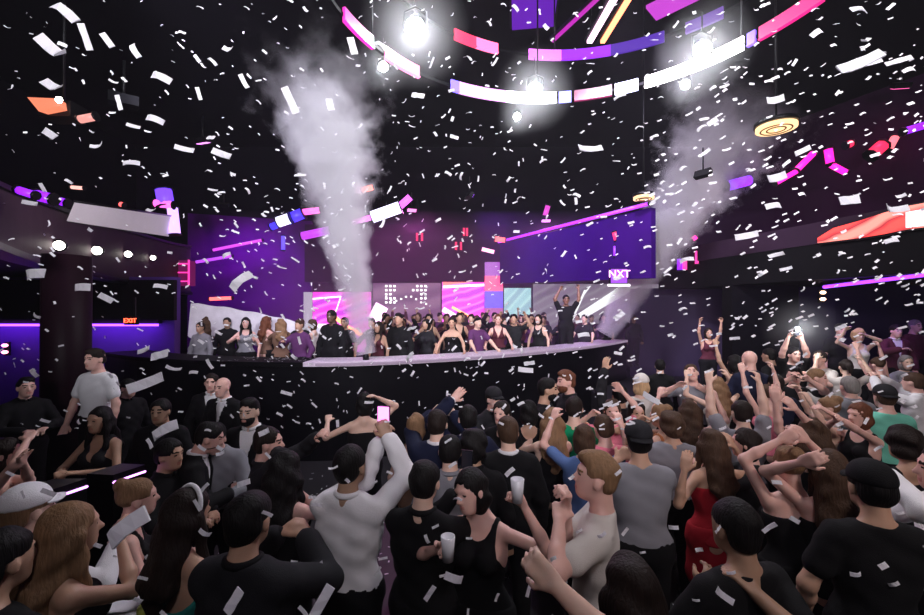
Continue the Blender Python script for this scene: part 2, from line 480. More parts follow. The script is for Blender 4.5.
    def clip_top(hemz, mode):
        def c(X, Y, Z, D):
            x, y, z = Lc(X, Y, Z)
            D = np.maximum(D, np.minimum(hemz-z, 0.236-np.abs(x)) if mode in ('crew', 'collar', 'jacket') else hemz-z)
            neckd = np.sqrt((x/1.0)**2+((y+0.01)/1.0)**2)
            if mode == 'crew': D = np.maximum(D, np.minimum(z-(1.472-0.45*np.maximum(y, 0)), 0.12-neckd))
            elif mode == 'collar': D = np.maximum(D, np.minimum(z-(1.50-0.35*np.maximum(y, 0)), 0.12-neckd))
            elif mode == 'jacket':
                D = np.maximum(D, np.minimum(z-1.485, 0.12-neckd))
                v = np.maximum(np.maximum(np.abs(x)-0.085*np.clip((z-1.12)/0.34, 0, 1.3), 0.03-y), y-0.22)
                D = np.maximum(D, -v)
            elif mode == 'tank':
                D = np.maximum(D, z-np.where(np.abs(x) > 0.07, 1.50, 1.0)+0*y) if False else D
                neck = np.sqrt((x/0.085)**2+((z-1.47)/0.12)**2)-1
                D = np.maximum(D, -neck*0.06)
                D = np.maximum(D, np.abs(x)-(0.128 if sex == 'm' else 0.112)-0.35*np.maximum(1.33-z, 0))
            elif mode == 'vneck':
                v = np.maximum(np.abs(x)-0.075*np.clip((z-1.20)/0.22, 0, 1.6), -y-0.0)
                D = np.maximum(D, -v)
                D = np.maximum(D, np.abs(x)-0.115-0.5*np.maximum(1.31-z, 0)); D = np.maximum(D, z-1.47)
            elif mode == 'strapless': D = np.maximum(D, z-1.315)
            elif mode == 'backless':
                D = np.maximum(D, z-1.33+0.8*np.maximum(-y, 0)*2)
            return D
        return c
    sq = q
    if q < 0.013: sq = 0.013
    def mk(name, prims, infl, clip, m, wr=0.0025, zc=z_f, hcoarse=0.03, h=sq):
        P, F = sdf_mesh(prims, h, zc, hcoarse, infl, clip, wr, NP[0])
        if len(F): return link_mesh(name, np_mesh(name, scale(P), F), m, root)
    def sl(frac):      # sleeve primitives to a fraction of the arm (1 = elbow, 2 = wrist)
        o = []
        for (a, b, c) in arms:
            if frac <= 1:
                o.append(cone(a, a+(b-a)*frac, 0.052*A, 0.050*A, 0.02))
            else:
                o.append(cone(a, b, 0.052*A, 0.044*A, 0.02)); o.append(cone(b, b+(c-b)*(frac-1), 0.046*A, 0.036*A, 0.02))
        return o
    hz = (0.86 if top not in ('crop', 'tank') else (1.06 if top == 'crop' else 0.90))
    tm = cloth_m(tc)
    if top == 'tee': mk('shirt', torso+sl(0.62), inf, clip_top(hz, 'crew'), tm)
    elif top == 'shirt': mk('shirt', torso+sl(1.93), inf, clip_top(0.88, 'collar'), tm, 0.004)
    elif top == 'rolled': mk('shirt', torso+sl(1.25), inf, clip_top(0.88, 'collar'), tm, 0.004)
    elif top == 'suit':
        mk('shirt', torso+sl(1.97), 0.006, clip_top(0.92, 'collar'), cloth_m(under), 0.0)
        mk('jacket', torso+sl(1.88), 0.024, clip_top(0.80, 'jacket'), tm, 0.003)
        if tie:
            m = MB(); p0 = T(0, 0.115, 1.45); p1 = T(0, 0.150, 1.30); p2 = T(0, 0.155, 1.08)
            tt = []
            for p, w in ((p0, 0.018), (T(0, 0.128, 1.42), 0.014), (p1, 0.026), (p2, 0.036), (T(0, 0.155, 1.05), 0.002)):
                for a_, b_ in ((-w, 0), (w, 0), (w, 0.008), (-w, 0.008)):
                    tt.append((p+Rt@V(a_, b_, 0))*s)
            fs = [(i*4+k, (i+1)*4+k, (i+1)*4+(k+1) % 4, i*4+(k+1) % 4) for i in range(4) for k in range(4)]+[(0, 1, 2, 3), (19, 18, 17, 16)]
            m.add(tt, fs); m.build('necktie', cloth_m(tie), root)
    elif top in ('tank', 'crop'): mk('vest_top', torso, 0.009, clip_top(hz, 'tank'), tm, 0.001)
    elif top == 'vneck': mk('vest_top', torso, 0.009, clip_top(0.88, 'vneck'), tm, 0.001)
    elif top == 'strapless': mk('bodice', torso, 0.009, clip_top(0.90 if bottom != 'bare' else 0.88, 'strapless'), tm, 0.001)
    elif top == 'backless': mk('bodice', torso, 0.009, clip_top(0.90, 'backless'), tm, 0.001)
    elif top == 'blouse': mk('blouse', torso+sl(1.8), 0.016, clip_top(0.90, 'crew'), tm, 0.005)
    if top in ('shirt', 'suit', 'rolled') and q < 0.0145:
        nr = 0.066 if sex == 'm' else 0.058
        m = MB(); pts = []
        for i in range(21):
            a = math.radians(100+340*i/20); pts.append((T(nr*math.cos(a)*1.02, -0.018+nr*math.sin(a)*1.0, 1.483-0.30*max(0, nr*math.sin(a))))*s)
        m.tube(pts, 0.0165*s, 7); m.build('collar', cloth_m(under if top == 'suit' else tc), root)
    if bottom == 'trousers':
        def cb(X, Y, Z, D): return np.maximum(D, Z-(1.0-drop))
        mk('trousers', torso[:2]+legs, 0.018, cb, cloth_m(bc), 0.003, zc=z_f, hcoarse=0.03, h=0.02)
    else:
        if sit:
            mk('skirt', torso[:2]+[cone(k[0], k[0]*0.35+k[1]*0.65, 0.10, 0.075, 0.05) for k in knees], 0.014, lambda X, Y, Z, D: np.maximum(D, Z-(1.0-drop)), cloth_m(bc), 0.003, h=0.02)
        else:
            mk('skirt', torso[:2]+[cone(V(0.05, 0, 0.92), V(0.07, 0, 0.62), 0.12, 0.125, 0.06), cone(V(-0.05, 0, 0.92), V(-0.07, 0, 0.62), 0.12, 0.125, 0.06)], 0.012,
               lambda X, Y, Z, D: np.maximum(np.maximum(D, Z-1.02), 0.52-Z), cloth_m(bc), 0.003, h=0.02)
    P, F = sdf_mesh(shoes, 0.018, None, None, 0.006, lambda X, Y, Z, D: np.maximum(D, 0.0-Z))
    link_mesh('shoes', np_mesh('shoes', scale(P), F), mat('shoe_leather', (0.012, 0.011, 0.011), 0.35), root)
    # --- hair
    if hair != 'bald':
        hs = min(q, 0.012) if hq is None else hq
        base_h = [ell(h(0, -0.016, 0.036), V(0.086, 0.104, 0.094), Rh, 0.02)]
        if hair == 'short': base_h += [ell(h(0, -0.05, -0.01), V(0.078, 0.062, 0.075), Rh, 0.02)]
        elif hair == 'quiff': base_h = [ell(h(0, -0.016, 0.036), V(0.081, 0.100, 0.090), Rh, 0.02), ell(h(0, 0.02, 0.095), V(0.058, 0.078, 0.038), Rh, 0.03), ell(h(0, -0.05, -0.01), V(0.074, 0.058, 0.065), Rh, 0.02)]
        elif hair == 'bob': base_h += [ell(h(0, -0.035, -0.04), V(0.096, 0.082, 0.115), Rh, 0.03)]
        elif hair in ('long', 'wavy'):
            w = 1.0 if hair == 'long' else 1.2
            base_h += [ell(h(0, -0.04, -0.03), V(0.094*w, 0.08, 0.11), Rh, 0.03),
                       cone(h(0.03, -0.06, -0.05), h(0.03, -0.06, -0.05)*0.15+T(0.055, -0.125, 1.30)*0.85, 0.066*w, 0.058*w, 0.05),
                       cone(h(-0.03, -0.06, -0.05), h(-0.03, -0.06, -0.05)*0.15+T(-0.055, -0.125, 1.30)*0.85, 0.066*w, 0.058*w, 0.05),
                       cone(T(0, -0.13, 1.32), T(0, -0.135, 1.20), 0.075*w, 0.04*w, 0.05, (fw, 1.6)),
                       cone(h(0.078, 0.0, -0.01), T(0.10, 0.05, 1.36), 0.03, 0.026, 0.02), cone(h(-0.078, 0.0, -0.01), T(-0.10, 0.05, 1.36), 0.03, 0.026, 0.02)]
        elif hair == 'pony': base_h += [ell(h(0, -0.115, 0.05), V(0.035, 0.035, 0.035), Rh, 0.02), cone(h(0, -0.14, 0.05), h(0, -0.16, -0.16), 0.034, 0.018, 0.02)]
        elif hair == 'bun': base_h += [ell(h(0, -0.085, 0.10), V(0.045, 0.045, 0.045), Rh, 0.015)]
        elif hair == 'curly': base_h = [ell(h(0, -0.02, 0.045), V(0.105, 0.115, 0.105), Rh, 0.02), ell(h(0, -0.05, -0.02), V(0.10, 0.08, 0.09), Rh, 0.02)]
        def ch(X, Y, Z, D):
            x, y, z = X-Hc[0], Y-Hc[1], Z-Hc[2]
            a = x*Rh[0, 0]+y*Rh[1, 0]+z*Rh[2, 0]; b = x*Rh[0, 1]+y*Rh[1, 1]+z*Rh[2, 1]; c = x*Rh[0, 2]+y*Rh[1, 2]+z*Rh[2, 2]
            # keep the face clear
            ln = 0.062 if hair in ('long', 'wavy', 'bob', 'curly') else 0.02
            fz = 0.066-2.2*np.maximum(np.abs(a)-0.03, 0)+0.004*np.sin(a*160)
            face_ = np.maximum(np.maximum(ln*0.35-b, c-fz), np.abs(a)-(0.070 if hair in ('long', 'wavy', 'bob') else 0.13))
            D = np.maximum(D, -face_)
            if hair in ('short', 'quiff', 'pony', 'bun'):
                D = np.maximum(D, -(c+0.065+0.5*np.minimum(b+0.02, 0.0)*-0.2))
                ear = np.maximum(-0.032-b, c-0.012)       # hair stops in front of / over the ear
                D = np.maximum(D, -ear)
            return D
        wr = {'short': 0.0035, 'quiff': 0.005, 'curly': 0.010, 'wavy': 0.009}.get(hair, 0.0055)
        P, F = sdf_mesh(base_h, hs, None, None, 0.0, ch, wr, NP[0]+5)
        link_mesh('hair', np_mesh('hair', scale(P), F), hair_m(hc), root)
    if beard:
        pr = [ell(h(0, 0.035, -0.062), V(0.066, 0.066, 0.062), Rh, 0.02)]
        def cbd(X, Y, Z, D):
            x, y, z = X-Hc[0], Y-Hc[1], Z-Hc[2]
            a = x*Rh[0, 0]+y*Rh[1, 0]+z*Rh[2, 0]; b = x*Rh[0, 1]+y*Rh[1, 1]+z*Rh[2, 1]; c = x*Rh[0, 2]+y*Rh[1, 2]+z*Rh[2, 2]
            D = np.maximum(D, c+0.040-0.5*np.maximum(np.abs(a)-0.035, 0)); D = np.maximum(D, 0.0-b)
            D = np.maximum(D, -np.maximum(np.abs(a)-0.02, np.maximum(np.abs(c+0.062)-0.009, 0.05-b)))
            return D
        P, F = sdf_mesh(pr, min(q, 0.011), None, None, 0.0, cbd, 0.002, 3)
        if len(F): link_mesh('beard', np_mesh('beard', scale(P), F), hair_m(hc), root)
    if hat:   # (kind, colour)
        kd, hcn = hat
        mm = cloth_m(hcn)
        sgn = -1 if kd == 'cap_back' else 1
        if kd in ('cap', 'cap_back'):
            pr = [ell(h(0, -0.016, 0.052), V(0.092, 0.108, 0.092), Rh, 0.02)]
            def cc(X, Y, Z, D):
                z = (X-Hc[0])*Rh[0, 2]+(Y-Hc[1])*Rh[1, 2]+(Z-Hc[2])*Rh[2, 2]
                return np.maximum(D, 0.035-z)
            P, F = sdf_mesh(pr, min(q, 0.012), None, None, 0.0, cc)
            cap = link_mesh('cap', np_mesh('cap', scale(P), F), mm, root)
            m = MB(); vs = []; n_ = 9
            for tz in (0.0, 0.006):
                for r_ in (0.0, 1.0):
                    for j in range(n_):
                        a = math.radians(-62+124*j/(n_-1))
                        x = 0.088*math.sin(a)*(1-0.08*r_); y = 0.075*math.cos(a)+0.012+r_*0.075*math.cos(a)**0.6
                        vs.append(h(x, sgn*y-0.012, 0.040+tz-0.014*r_-0.010*(x/0.08)**2)*s)
            fs = []
            for j in range(n_-1):
                fs += [(j, j+1, n_+j+1, n_+j), (2*n_+j, 3*n_+j, 3*n_+j+1, 2*n_+j+1), (n_+j, n_+j+1, 3*n_+j+1, 3*n_+j)]
            m.add(vs, fs, True); m.build('brim', mm, cap)
        elif kd == 'band':
            m = MB(); pts = [h(0.092*math.cos(a), 0.0+0.02*math.sin(a), 0.032+0.098*math.sin(a))*s for a in [PI*i/16 for i in range(17)]]
            m.tube(pts, 0.011*s, 8); m.build('headband', mm, root)
    root['_w'] = 0
    del root['_w']
    Rw = np.array(Matrix.Rotation(math.radians(face), 3, 'Z'))
    out = []
    for (a, b, c) in arms:
        dr = nrm(c-b); gp = c+dr*0.085
        out.append((Vector(Rw@(gp*s))+Vector((X, d, base)), Vector(Rw@dr)))
    return root, out
# ------------------------------------------------------------------ the room
def structure(name, mb, m, parent=None):
    o = mb.build(name, m, parent)
    if parent is None: o['kind'] = 'structure'
    return o
M_DARK = mat('wall_dark', (0.004, 0.003, 0.006), 0.8, spec=0.08, noise=0.3, nscale=2, bump=0.1, bscale=12)
M_BLACK = mat('black_paint', (0.0025, 0.0025, 0.003), 0.6, spec=0.08, noise=0.2, nscale=6)
M_METAL = mat('black_metal', (0.012, 0.012, 0.013), 0.4, metal=0.8, noise=0.2, nscale=9)
M_FLOOR = mat('floor_stone', (0.012, 0.010, 0.013), 0.5, noise=0.4, nscale=3, bump=0.05, bscale=30)
M_VIOLET = mat('wall_violet', (0.022, 0.001, 0.085), 0.75, spec=0.08, noise=0.35, nscale=1.2, bump=0.1, bscale=8)
M_GREYW = mat('wall_grey', (0.05, 0.028, 0.055), 0.8, spec=0.08, noise=0.15, nscale=1.5, bump=0.08, bscale=10)
M_PLUM = mat('wall_plum', (0.014, 0.002, 0.014), 0.8, spec=0.08, noise=0.45, nscale=1.0, bump=0.1, bscale=8)

structure('floor', MB().box((0, 7, -0.1), (30, 26, 0.2)), M_FLOOR)
structure('ceiling', MB().box((0, 7, 9.7), (30, 26, 0.2)), M_BLACK)
structure('wall_back', MB().box((0, 18.1, 4.8), (30, 0.2, 9.6)), M_DARK)
structure('wall_left', MB().box((-14.1, 7, 4.8), (0.2, 26, 9.6)), M_DARK)
structure('wall_right', MB().box((14.1, 7, 4.8), (0.2, 26, 9.6)), M_DARK)
structure('wall_front', MB().box((0, -5.1, 4.8), (30, 0.2, 9.6)), M_DARK)
# raised floors
structure('floor_tier_1', MB().box((8.2, 7.4, 0.1), (11.4, 3.9, 0.199)), M_FLOOR)
structure('floor_tier_2', MB().box((8.6, 11.2, 0.27), (10.6, 3.7, 0.54)), M_FLOOR)
structure('floor_tier_3', MB().box((-7.6, 4.45, 0.2), (8.0, 1.45, 0.399)), M_FLOOR)

# stage platform and its curved counter
CP = [(-7.6, 8.9), (-6.3, 8.1), (-4.9, 7.55), (-3.4, 7.25), (-2.1, 7.25), (-0.95, 7.6), (0.15, 8.15), (1.2, 8.85), (2.3, 9.75), (3.3, 10.7), (4.2, 11.7), (5.0, 12.7)]
def smooth(pts, n=6):
    out = []
    P = [Vector(p) for p in pts]; P = [P[0]*2-P[1]]+P+[P[-1]*2-P[-2]]
    for i in range(1, len(P)-2):
        for j in range(n):
            t = j/n; a, b, c, d = P[i-1:i+3]
            out.append(0.5*((2*b)+(-a+c)*t+(2*a-5*b+4*c-d)*t*t+(-a+3*b-3*c+d)*t**3))
    out.append(P[-2]); return out
CS = [tuple(p) for p in smooth(CP)]
def slab(path, z0, z1, y_back):
    n = len(path); m = MB(); vs = []
    for z in (z0, z1):
        vs += [(x, y, z) for x, y in path]+[(x, y_back, z) for x, y in path]
    fs = []
    for i in range(n-1):
        fs += [(i, i+1, n+i+1, n+i), (2*n+i, 3*n+i, 3*n+i+1, 2*n+i+1), (i, 2*n+i, 2*n+i+1, i+1), (n+i, n+i+1, 3*n+i+1, 3*n+i)]
    fs += [(0, n, 3*n, 2*n), (n-1, 3*n-1, 4*n-1, 2*n-1)]
    return m.add(vs, fs)
off = [(x, y+0.25) for x, y in CS]
structure('floor_stage', slab(off, 0.0, 0.75, 17.9), M_BLACK)
cnt = empty('stage_counter', (-1, 7.6, 0))
tag(cnt, 'long curved stage counter with black front and pale confetti-strewn top', 'counter')
def cadd(name, mb, m): 
    o = mb.build(name, m); o.location = (1, -7.6, 0); o.parent = cnt; o.location = Vector((1, -7.6, 0)); return o
cadd('front_panel', MB().strip([(x, y, 0.0, 1.62) for x, y in CS], 0.03, 0.12), mat('counter_black', (0.003, 0.003, 0.004), 0.45, spec=0.08, noise=0.3, nscale=4))
cadd('countertop', MB().strip([(x, y, 1.625, 1.70) for x, y in CS if x > -2.75], 0.0, 0.75), mat('counter_top', (0.55, 0.46, 0.55), 0.4, noise=0.35, nscale=22, bump=0.4, bscale=60))
cadd('dark_countertop', MB().strip([(x, y, 1.625, 1.70) for x, y in CS if x < -2.7], 0.0, 0.75), M_BLACK)
cadd('edge_light', MB().strip([(x, y, 1.64, 1.685) for x, y in CS if x > -2.6], -0.015, 0.014), glow('edge_glow', (0.75, 0.55, 0.8), 0.35))

def panel(name, px0, px1, py0, py1, d, m, label, cat, thick=0.12, frame=0.05, group=None, rz=0):
    """upright flat display spanning photo pixels at distance d: casing + display"""
    a = at(px0, py1, d); b = at(px1, py0, d); w = b.x-a.x; h = b.z-a.z
    e = empty(name, ((a.x+b.x)/2, d, a.z), rz); tag(e, label, cat, group)
    c = MB().box((0, thick/2+0.01, h/2), (w+2*frame, thick, h+2*frame)); c.build('casing', M_BLACK, e)
    s = MB().box((0, -0.005, h/2), (w, 0.02, h)); s.build('display', m, e)
    return e
def px_bar(name, p0, p1, r, m, label, cat, group=None, parent=None):
    """light tube between two world points with black end caps"""
    p0 = Vector(p0); p1 = Vector(p1)
    e = empty(name, p0); tag(e, label, cat, group)
    MB().tube([(0, 0, 0), (p1-p0)*0.5, p1-p0], r, 8).build('tube', m, e)
    dr = (p1-p0).normalized()*0.03
    MB().tube([-dr, (0, 0, 0)], r*1.25, 8).build('end_cap', M_METAL, e)
    MB().tube([p1-p0, p1-p0+dr], r*1.25, 8).build('end_cap', M_METAL, e)
    return e

def wall_strip(name, pts, m):
    return structure(name, MB().strip(pts, 0, 0.15), m)

# ---- back of the stage
wall_strip('wall_stage_left', [(-10.2, 15.6, 0.75, 6.2), (-5.6, 15.6, 0.75, 5.9)], mat('wall_magenta_violet', (0.075, 0.002, 0.13), 0.75, spec=0.08, noise=0.35, nscale=1.2))
wall_strip('wall_stage_back', [(-5.7, 16.6, 0.75, 5.2), (8.6, 16.6, 0.75, 5.2)], M_GREYW)
wall_strip('wall_stage_soffit', [(-5.7, 15.2, 3.62, 5.7), (1.6, 15.2, 3.62, 5.7)], M_PLUM)
wall_strip('wall_stage_right', [(1.3, 14.4, 3.5, 4.85), (4.15, 9.2, 3.3, 4.85)], M_VIOLET)
s_pink = screen_mat('screen_pink', (0.9, 0.08, 0.5), (0.5, 0.03, 0.5), (1.0, 0.5, 0.9), 1.6, 0.9, 0.7, 2.5)
s_hot = screen_mat('screen_hot', (0.55, 0.03, 0.42), (0.95, 0.12, 0.75), (0.35, 0.02, 0.42), 1.9, 0.55, 0.3, 4)
s_lilac = screen_mat('screen_lilac', (0.16, 0.06, 0.16), (0.22, 0.10, 0.22), (0.26, 0.12, 0.24), 0.9, 0.4, 0.2, 2)
s_cyan = screen_mat('screen_cyan', (0.30, 0.50, 0.58), (0.42, 0.62, 0.66), (0.25, 0.40, 0.50), 1.1, 0.5, 0.8, 3)
s_grey = screen_mat('screen_grey', (0.20, 0.15, 0.22), (0.26, 0.22, 0.28), (0.16, 0.12, 0.18), 0.9, 0.5, 0.5, 2)
e = panel('led_screen', 306, 371, 292, 352, 15.9, s_hot, 'small magenta LED screen with orange streaks behind the left smoke jet', 'screen')
hw = (371-306)*15.9/FPX/2
MB().tube([(-0.3, -0.04, 1.45), (0.35, -0.04, 0.95), (0.9, -0.04, 0.65)], 0.09, 6).build('orange_streak', glow('g_orange', (1, 0.28, 0.12), 3), e)
MB().tube([(-1.1, -0.04, 2.0), (0.1, -0.04, 2.1)], 0.03, 6).build('pink_line', glow('g_pinkw', (1, 0.6, 0.85), 2.5), e)
MB().tube([(0.1, -0.04, 2.1), (-0.1, -0.04, 1.5)], 0.025, 6).build('pink_line', glow('g_pinkw', (1, 0.6, 0.85), 2.5), e)
MB().box((-0.8, -0.04, 0.62), (0.8, 0.04, 0.9)).build('white_patch', glow('g_pinkwhite', (1, 0.55, 0.95), 2.2), e)
e = panel('led_screen', 373, 441, 283, 340, 15.9, s_lilac, 'wide lilac-grey LED screen with two clusters of white dots', 'screen')
WD = []
def dgrid(x0, y0, nx, ny, st, skip=()):
    for i in range(nx):
        for j in range(ny):
            if (i, j) in skip: continue
            p = at(x0+i*st, y0+j*st, 15.8); c = at(407, 340, 15.9)
            WD.append((p.x-c.x, -0.05, p.z-c.z, 0.075))
dgrid(386, 286, 3, 5, 4.1, ((2, 2),)); dgrid(413, 286, 4, 4, 4.1, ((0, 0), (0, 2), (0, 3), (1, 3), (1, 2)))
for i in range(9): 
    p = at(386+i*5, 297+3*math.sin(i)+0.5*i, 15.8); c = at(407, 340, 15.9); WD.append((p.x-c.x, -0.05, p.z-c.z, 0.06))
for (x, y, z, w) in WD: MB().box((x, y, z), (w, 0.05, w)).build('white_dot', glow('g_white', (1, 0.95, 1), 1.8), e)
MB().box((-1.1, -0.04, 1.0), (0.5, 0.04, 0.7), Matrix.Rotation(0.5, 3, 'Y')).build('white_patch', glow('g_pinkwhite', (1, 0.55, 0.95), 2.2), e)
e = panel('led_screen', 442, 484, 276, 335, 15.7, s_hot, 'bright magenta LED screen crossed by orange bars beside the red and blue column', 'screen')
c = at(463, 335, 15.7)
for (x0, y0, x1, y1, r, g) in ((443, 284, 484, 279, 0.07, 'g_red'), (443, 287, 484, 285, 0.045, 'g_pinkw'), (443, 309, 466, 323, 0.10, 'g_pinkwhite'), (452, 307, 474, 319, 0.05, 'g_orange')):
    a = at(x0, y0, 15.7)-c; b = at(x1, y1, 15.7)-c
    col = {'g_red': (1, 0.12, 0.12), 'g_pinkw': (1, 0.6, 0.85), 'g_pinkwhite': (1, 0.55, 0.95), 'g_orange': (1, 0.28, 0.12)}[g]
    MB().tube([(a.x, -0.05, a.z), (b.x, -0.05, b.z)], r, 6).build('light_bar', glow(g, col, 2.5), e)
e = empty('led_column', (at(494, 340, 15.0).x, 15.0, 0.75)); tag(e, 'tall square LED column glowing red above and blue below on stage', 'column')
hw = 18*15/FPX
z0 = 0.75
for (ya, yb, col, st) in ((262, 276, (0.35, 0.05, 0.5), 1.0), (276, 291, (1.0, 0.05, 0.18), 1.6), (291, 308, (0.12, 0.05, 0.85), 1.1), (308, 330, (0.45, 0.06, 0.4), 0.9)):
    za = at(0, yb, 15).z-z0; zb = at(0, ya, 15).z-z0
    MB().box((0, 0.3, (za+zb)/2), (hw, 0.6, zb-za)).build('light_panel', glow('g_col%d' % ya, col, st), e)
MB().box((0, 0.3, 0.55), (hw+0.1, 0.7, 1.1)).build('base', M_METAL, e)
panel('led_screen', 504, 531, 288, 330, 15.8, s_cyan, 'pale cyan rectangular LED screen right of the red and blue column', 'screen')
e = panel('led_screen', 533, 662, 284, 332, 15.8, s_grey, 'wide grey LED screen with a thick white diagonal beam', 'screen')
c = at(597.5, 332, 15.8); 
def tri(p, q, w):
    a = at(p[0], p[1], 15.8)-c; b = at(q[0], q[1], 15.8)-c; return MB().add([(a.x-w, -0.03, a.z), (a.x+w, -0.03, a.z), (b.x+w*1.5, -0.03, b.z), (b.x-w*1.5, -0.03, b.z), (a.x-w, -0.05, a.z), (a.x+w, -0.05, a.z), (b.x+w*1.5, -0.05, b.z), (b.x-w*1.5, -0.05, b.z)], [(4, 5, 6, 7), (0, 3, 2, 1), (0, 1, 5, 4), (1, 2, 6, 5), (2, 3, 7, 6), (3, 0, 4, 7)])
tri((578, 318), (630, 286), 0.25).build('white_beam', glow('g_beam', (0.85, 0.82, 0.9), 1.1), e)
tri((572, 320), (585, 290), 0.03).build('white_line', glow('g_beam', (0.85, 0.82, 0.9), 1.1), e)
tri((575, 306), (590, 286), 0.02).build('white_line', glow('g_beam', (0.85, 0.82, 0.9), 1.1), e)
# slim lit post, lit fascia light lines
e = empty('lit_post', (at(308, 350, 13).x, 13.0, 0.75)); tag(e, 'slim pale illuminated post standing at the left edge of the pink screen', 'post')
MB().tube([(0, 0, 0.05), (0, 0, 2.4)], 0.13, 12).build('tube', glow('g_post', (0.55, 0.45, 0.62), 0.7), e)
MB().lathe([(0.22, 0), (0.22, 0.05), (0.14, 0.06)], (0, 0, 0)).build('base', M_METAL, e)
px_bar('light_tube', (1.25, 14.3, 4.92), (4.08, 9.15, 4.92), 0.045, glow('g_violet_line', (0.42, 0.03, 0.9), 1.6), 'long violet neon line along the top of the right stage balcony', 'light')
# lit sign with letters
e = panel('lit_sign', 611, 627, 269, 283, 9.6, glow('g_sign', (0.35, 0.03, 0.9), 1.0), 'small violet lit sign with pink letters above the white beam', 'sign', 0.06, 0.02)
def text(body, size, m, parent, loc, name='lettering', ext=0.006):
    cu = bpy.data.curves.new(name, 'FONT'); cu.body = body; cu.size = size; cu.extrude = ext; cu.align_x = 'CENTER'; cu.align_y = 'CENTER'
    o = bpy.data.objects.new(name, cu); COL.objects.link(o)
    dg = bpy.context.evaluated_depsgraph_get(); me = bpy.data.meshes.new_from_object(o.evaluated_get(dg))
    bpy.data.objects.remove(o); me.materials.clear()
    o = link_mesh(name, me, m, parent, loc); o.rotation_euler = (PI/2, 0, 0); return o
text('NXT', 0.24, glow('g_signtxt', (1, 0.45, 1), 3), e, (0, -0.03, 0.20))
MB().box((0, 0.0, -0.05), (0.5, 0.05, 0.05)).build('light_bar', glow('g_white', (1, 0.95, 1), 2.5), e)

# ---- glowing lamp helper
def lamp_light(name, kind, loc, col, energy, size=0.1, rot=None, spot=None, blend=0.6, parent=None):
    l = bpy.data.lights.new(name, kind); l.energy = energy; l.color = col
    if kind == 'AREA': l.size = size
    else: l.shadow_soft_size = size
    if kind == 'SPOT': l.spot_size = math.radians(spot or 60); l.spot_blend = blend
    o = bpy.data.objects.new(name, l); COL.objects.link(o); o.location = loc
    if rot is not None: o.rotation_euler = rot
    if parent is not None: o.parent = parent
    return o
def aim(src, dst): return (Vector(dst)-Vector(src)).to_track_quat('-Z', 'Y').to_euler()

# ---- ceiling rings
def arc(c, R, z, a0, a1, h, thick, n=None):
    a0, a1 = min(a0, a1), max(a0, a1)
    n = n or max(3, int(abs(a1-a0)/3)+2); pts = []
    for i in range(n):
        a = math.radians(a0+(a1-a0)*i/(n-1)); pts.append((c[0]+R*math.cos(a), c[1]+R*math.sin(a), z, z+h))
    return MB().strip(pts, 0, thick)
def ring(c, R, z, h, segs, label):
    e = empty('ring_light', (c[0], c[1], z)); tag(e, label, 'ceiling light')
    MB().add(*(lambda m: (m.v, m.f))(arc((0, 0), R, 0.05, 0, 360, h*0.3, 0.05, 73))).build('ring_frame', M_BLACK, e)
    for k, (a0, a1, col, st) in enumerate(segs):
        arc((0, 0), R-0.04, 0.0, a0, a1, h, 0.04).build('led_segment', glow('g_ring_%d_%d' % (int(z*10), k), col, st), e)
        arc((0, 0), R-0.04, -0.025, a0, a1, 0.02, 0.06).build('led_segment', glow('g_ring_%d_%d' % (int(z*10), k), col, st), e)
    for k in range(6):
        a = math.radians(30+60*k)
        MB().tube([(R*math.cos(a), R*math.sin(a), h), (R*math.cos(a), R*math.sin(a), 9.6-z)], 0.015, 5).build('suspension_cable', M_METAL, e)
    return e
WHT = (1.0, 0.93, 1.0)
ring((1.4, 4.6), 3.15, 6.42, 0.17, [(163, 151, (0.9, 0.01, 0.45), 1.3), (146, 133, (1, 0.22, 0.55), 2.2), (121, 118, (0.15, 0.1, 1), 3), (118, 101, (0.9, 0.35, 1), 2.2),
     (101, 84, (0.9, 0.85, 1), 6), (83, 79, (0.3, 0.3, 1), 3), (78, 66, (0.5, 0.02, 0.15), 0.8), (65, 58, (0.6, 0.6, 1), 5), (56, 29, WHT, 7), (28, 26, (0.2, 0.1, 0.9), 2), (25, 10, (0.9, 0.01, 0.22), 1.2), (-60, -110, (0.9, 0.1, 0.7), 2)],
     'lower ceiling ring with broken white and magenta LED segments')
ring((1.8, 4.8), 3.35, 7.45, 0.17, [(126, 118, (1, 0.03, 0.12), 1.5), (118, 110, (1, 0.12, 0.3), 2.4), (99, 88, (0.8, 0.15, 0.9), 1.8), (88, 72, (0.28, 0.01, 0.9), 1.3), (72, 56, (0.10, 0.0, 0.6), 0.6), (50, 40, (0.2, 0.03, 0.6), 0.5), (-60, -110, (0.4, 0.1, 0.9), 2)],
     'upper ceiling ring with violet and red LED segments')
# ceiling features inside the rings
def ceil_bar(p0, p1, z, w, m, label, cat='ceiling light', th=0.06):
    a = at(p0[0], p0[1], FPX*(z-CAMH)/(HZ-p0[1])); b = at(p1[0], p1[1], FPX*(z-CAMH)/(HZ-p1[1]))
    v = b-a; L = v.length; M = Matrix.Rotation(math.atan2(v.y, v.x), 3, 'Z')
    e = empty('ceiling_light_bar', (a+b)/2); tag(e, label, cat)
    MB().box((0, 0, 0), (L, w, th), M).build('diffuser', m, e)
    MB().box((0, 0, th*0.5+0.03), (L+0.1, w+0.08, 0.05), M).build('casing', M_METAL, e)
    for t in (-0.45, 0.45):
        p = M @ Vector((L*t, 0, 0)); MB().tube([p+Vector((0, 0, 0.05)), p+Vector((0, 0, 9.6-z))], 0.012, 5).build('suspension_cable', M_METAL, e)
ceil_bar((590, 41), (618, -8), 8.2, 0.11, glow('g_pinkw', (1, 0.6, 0.85), 2.5), 'pink-white straight ceiling light bar inside the ring')
ceil_bar((603, 41), (634, -10), 8.2, 0.09, glow('g_orange', (1, 0.28, 0.12), 3), 'orange straight ceiling light bar beside the pink-white one')
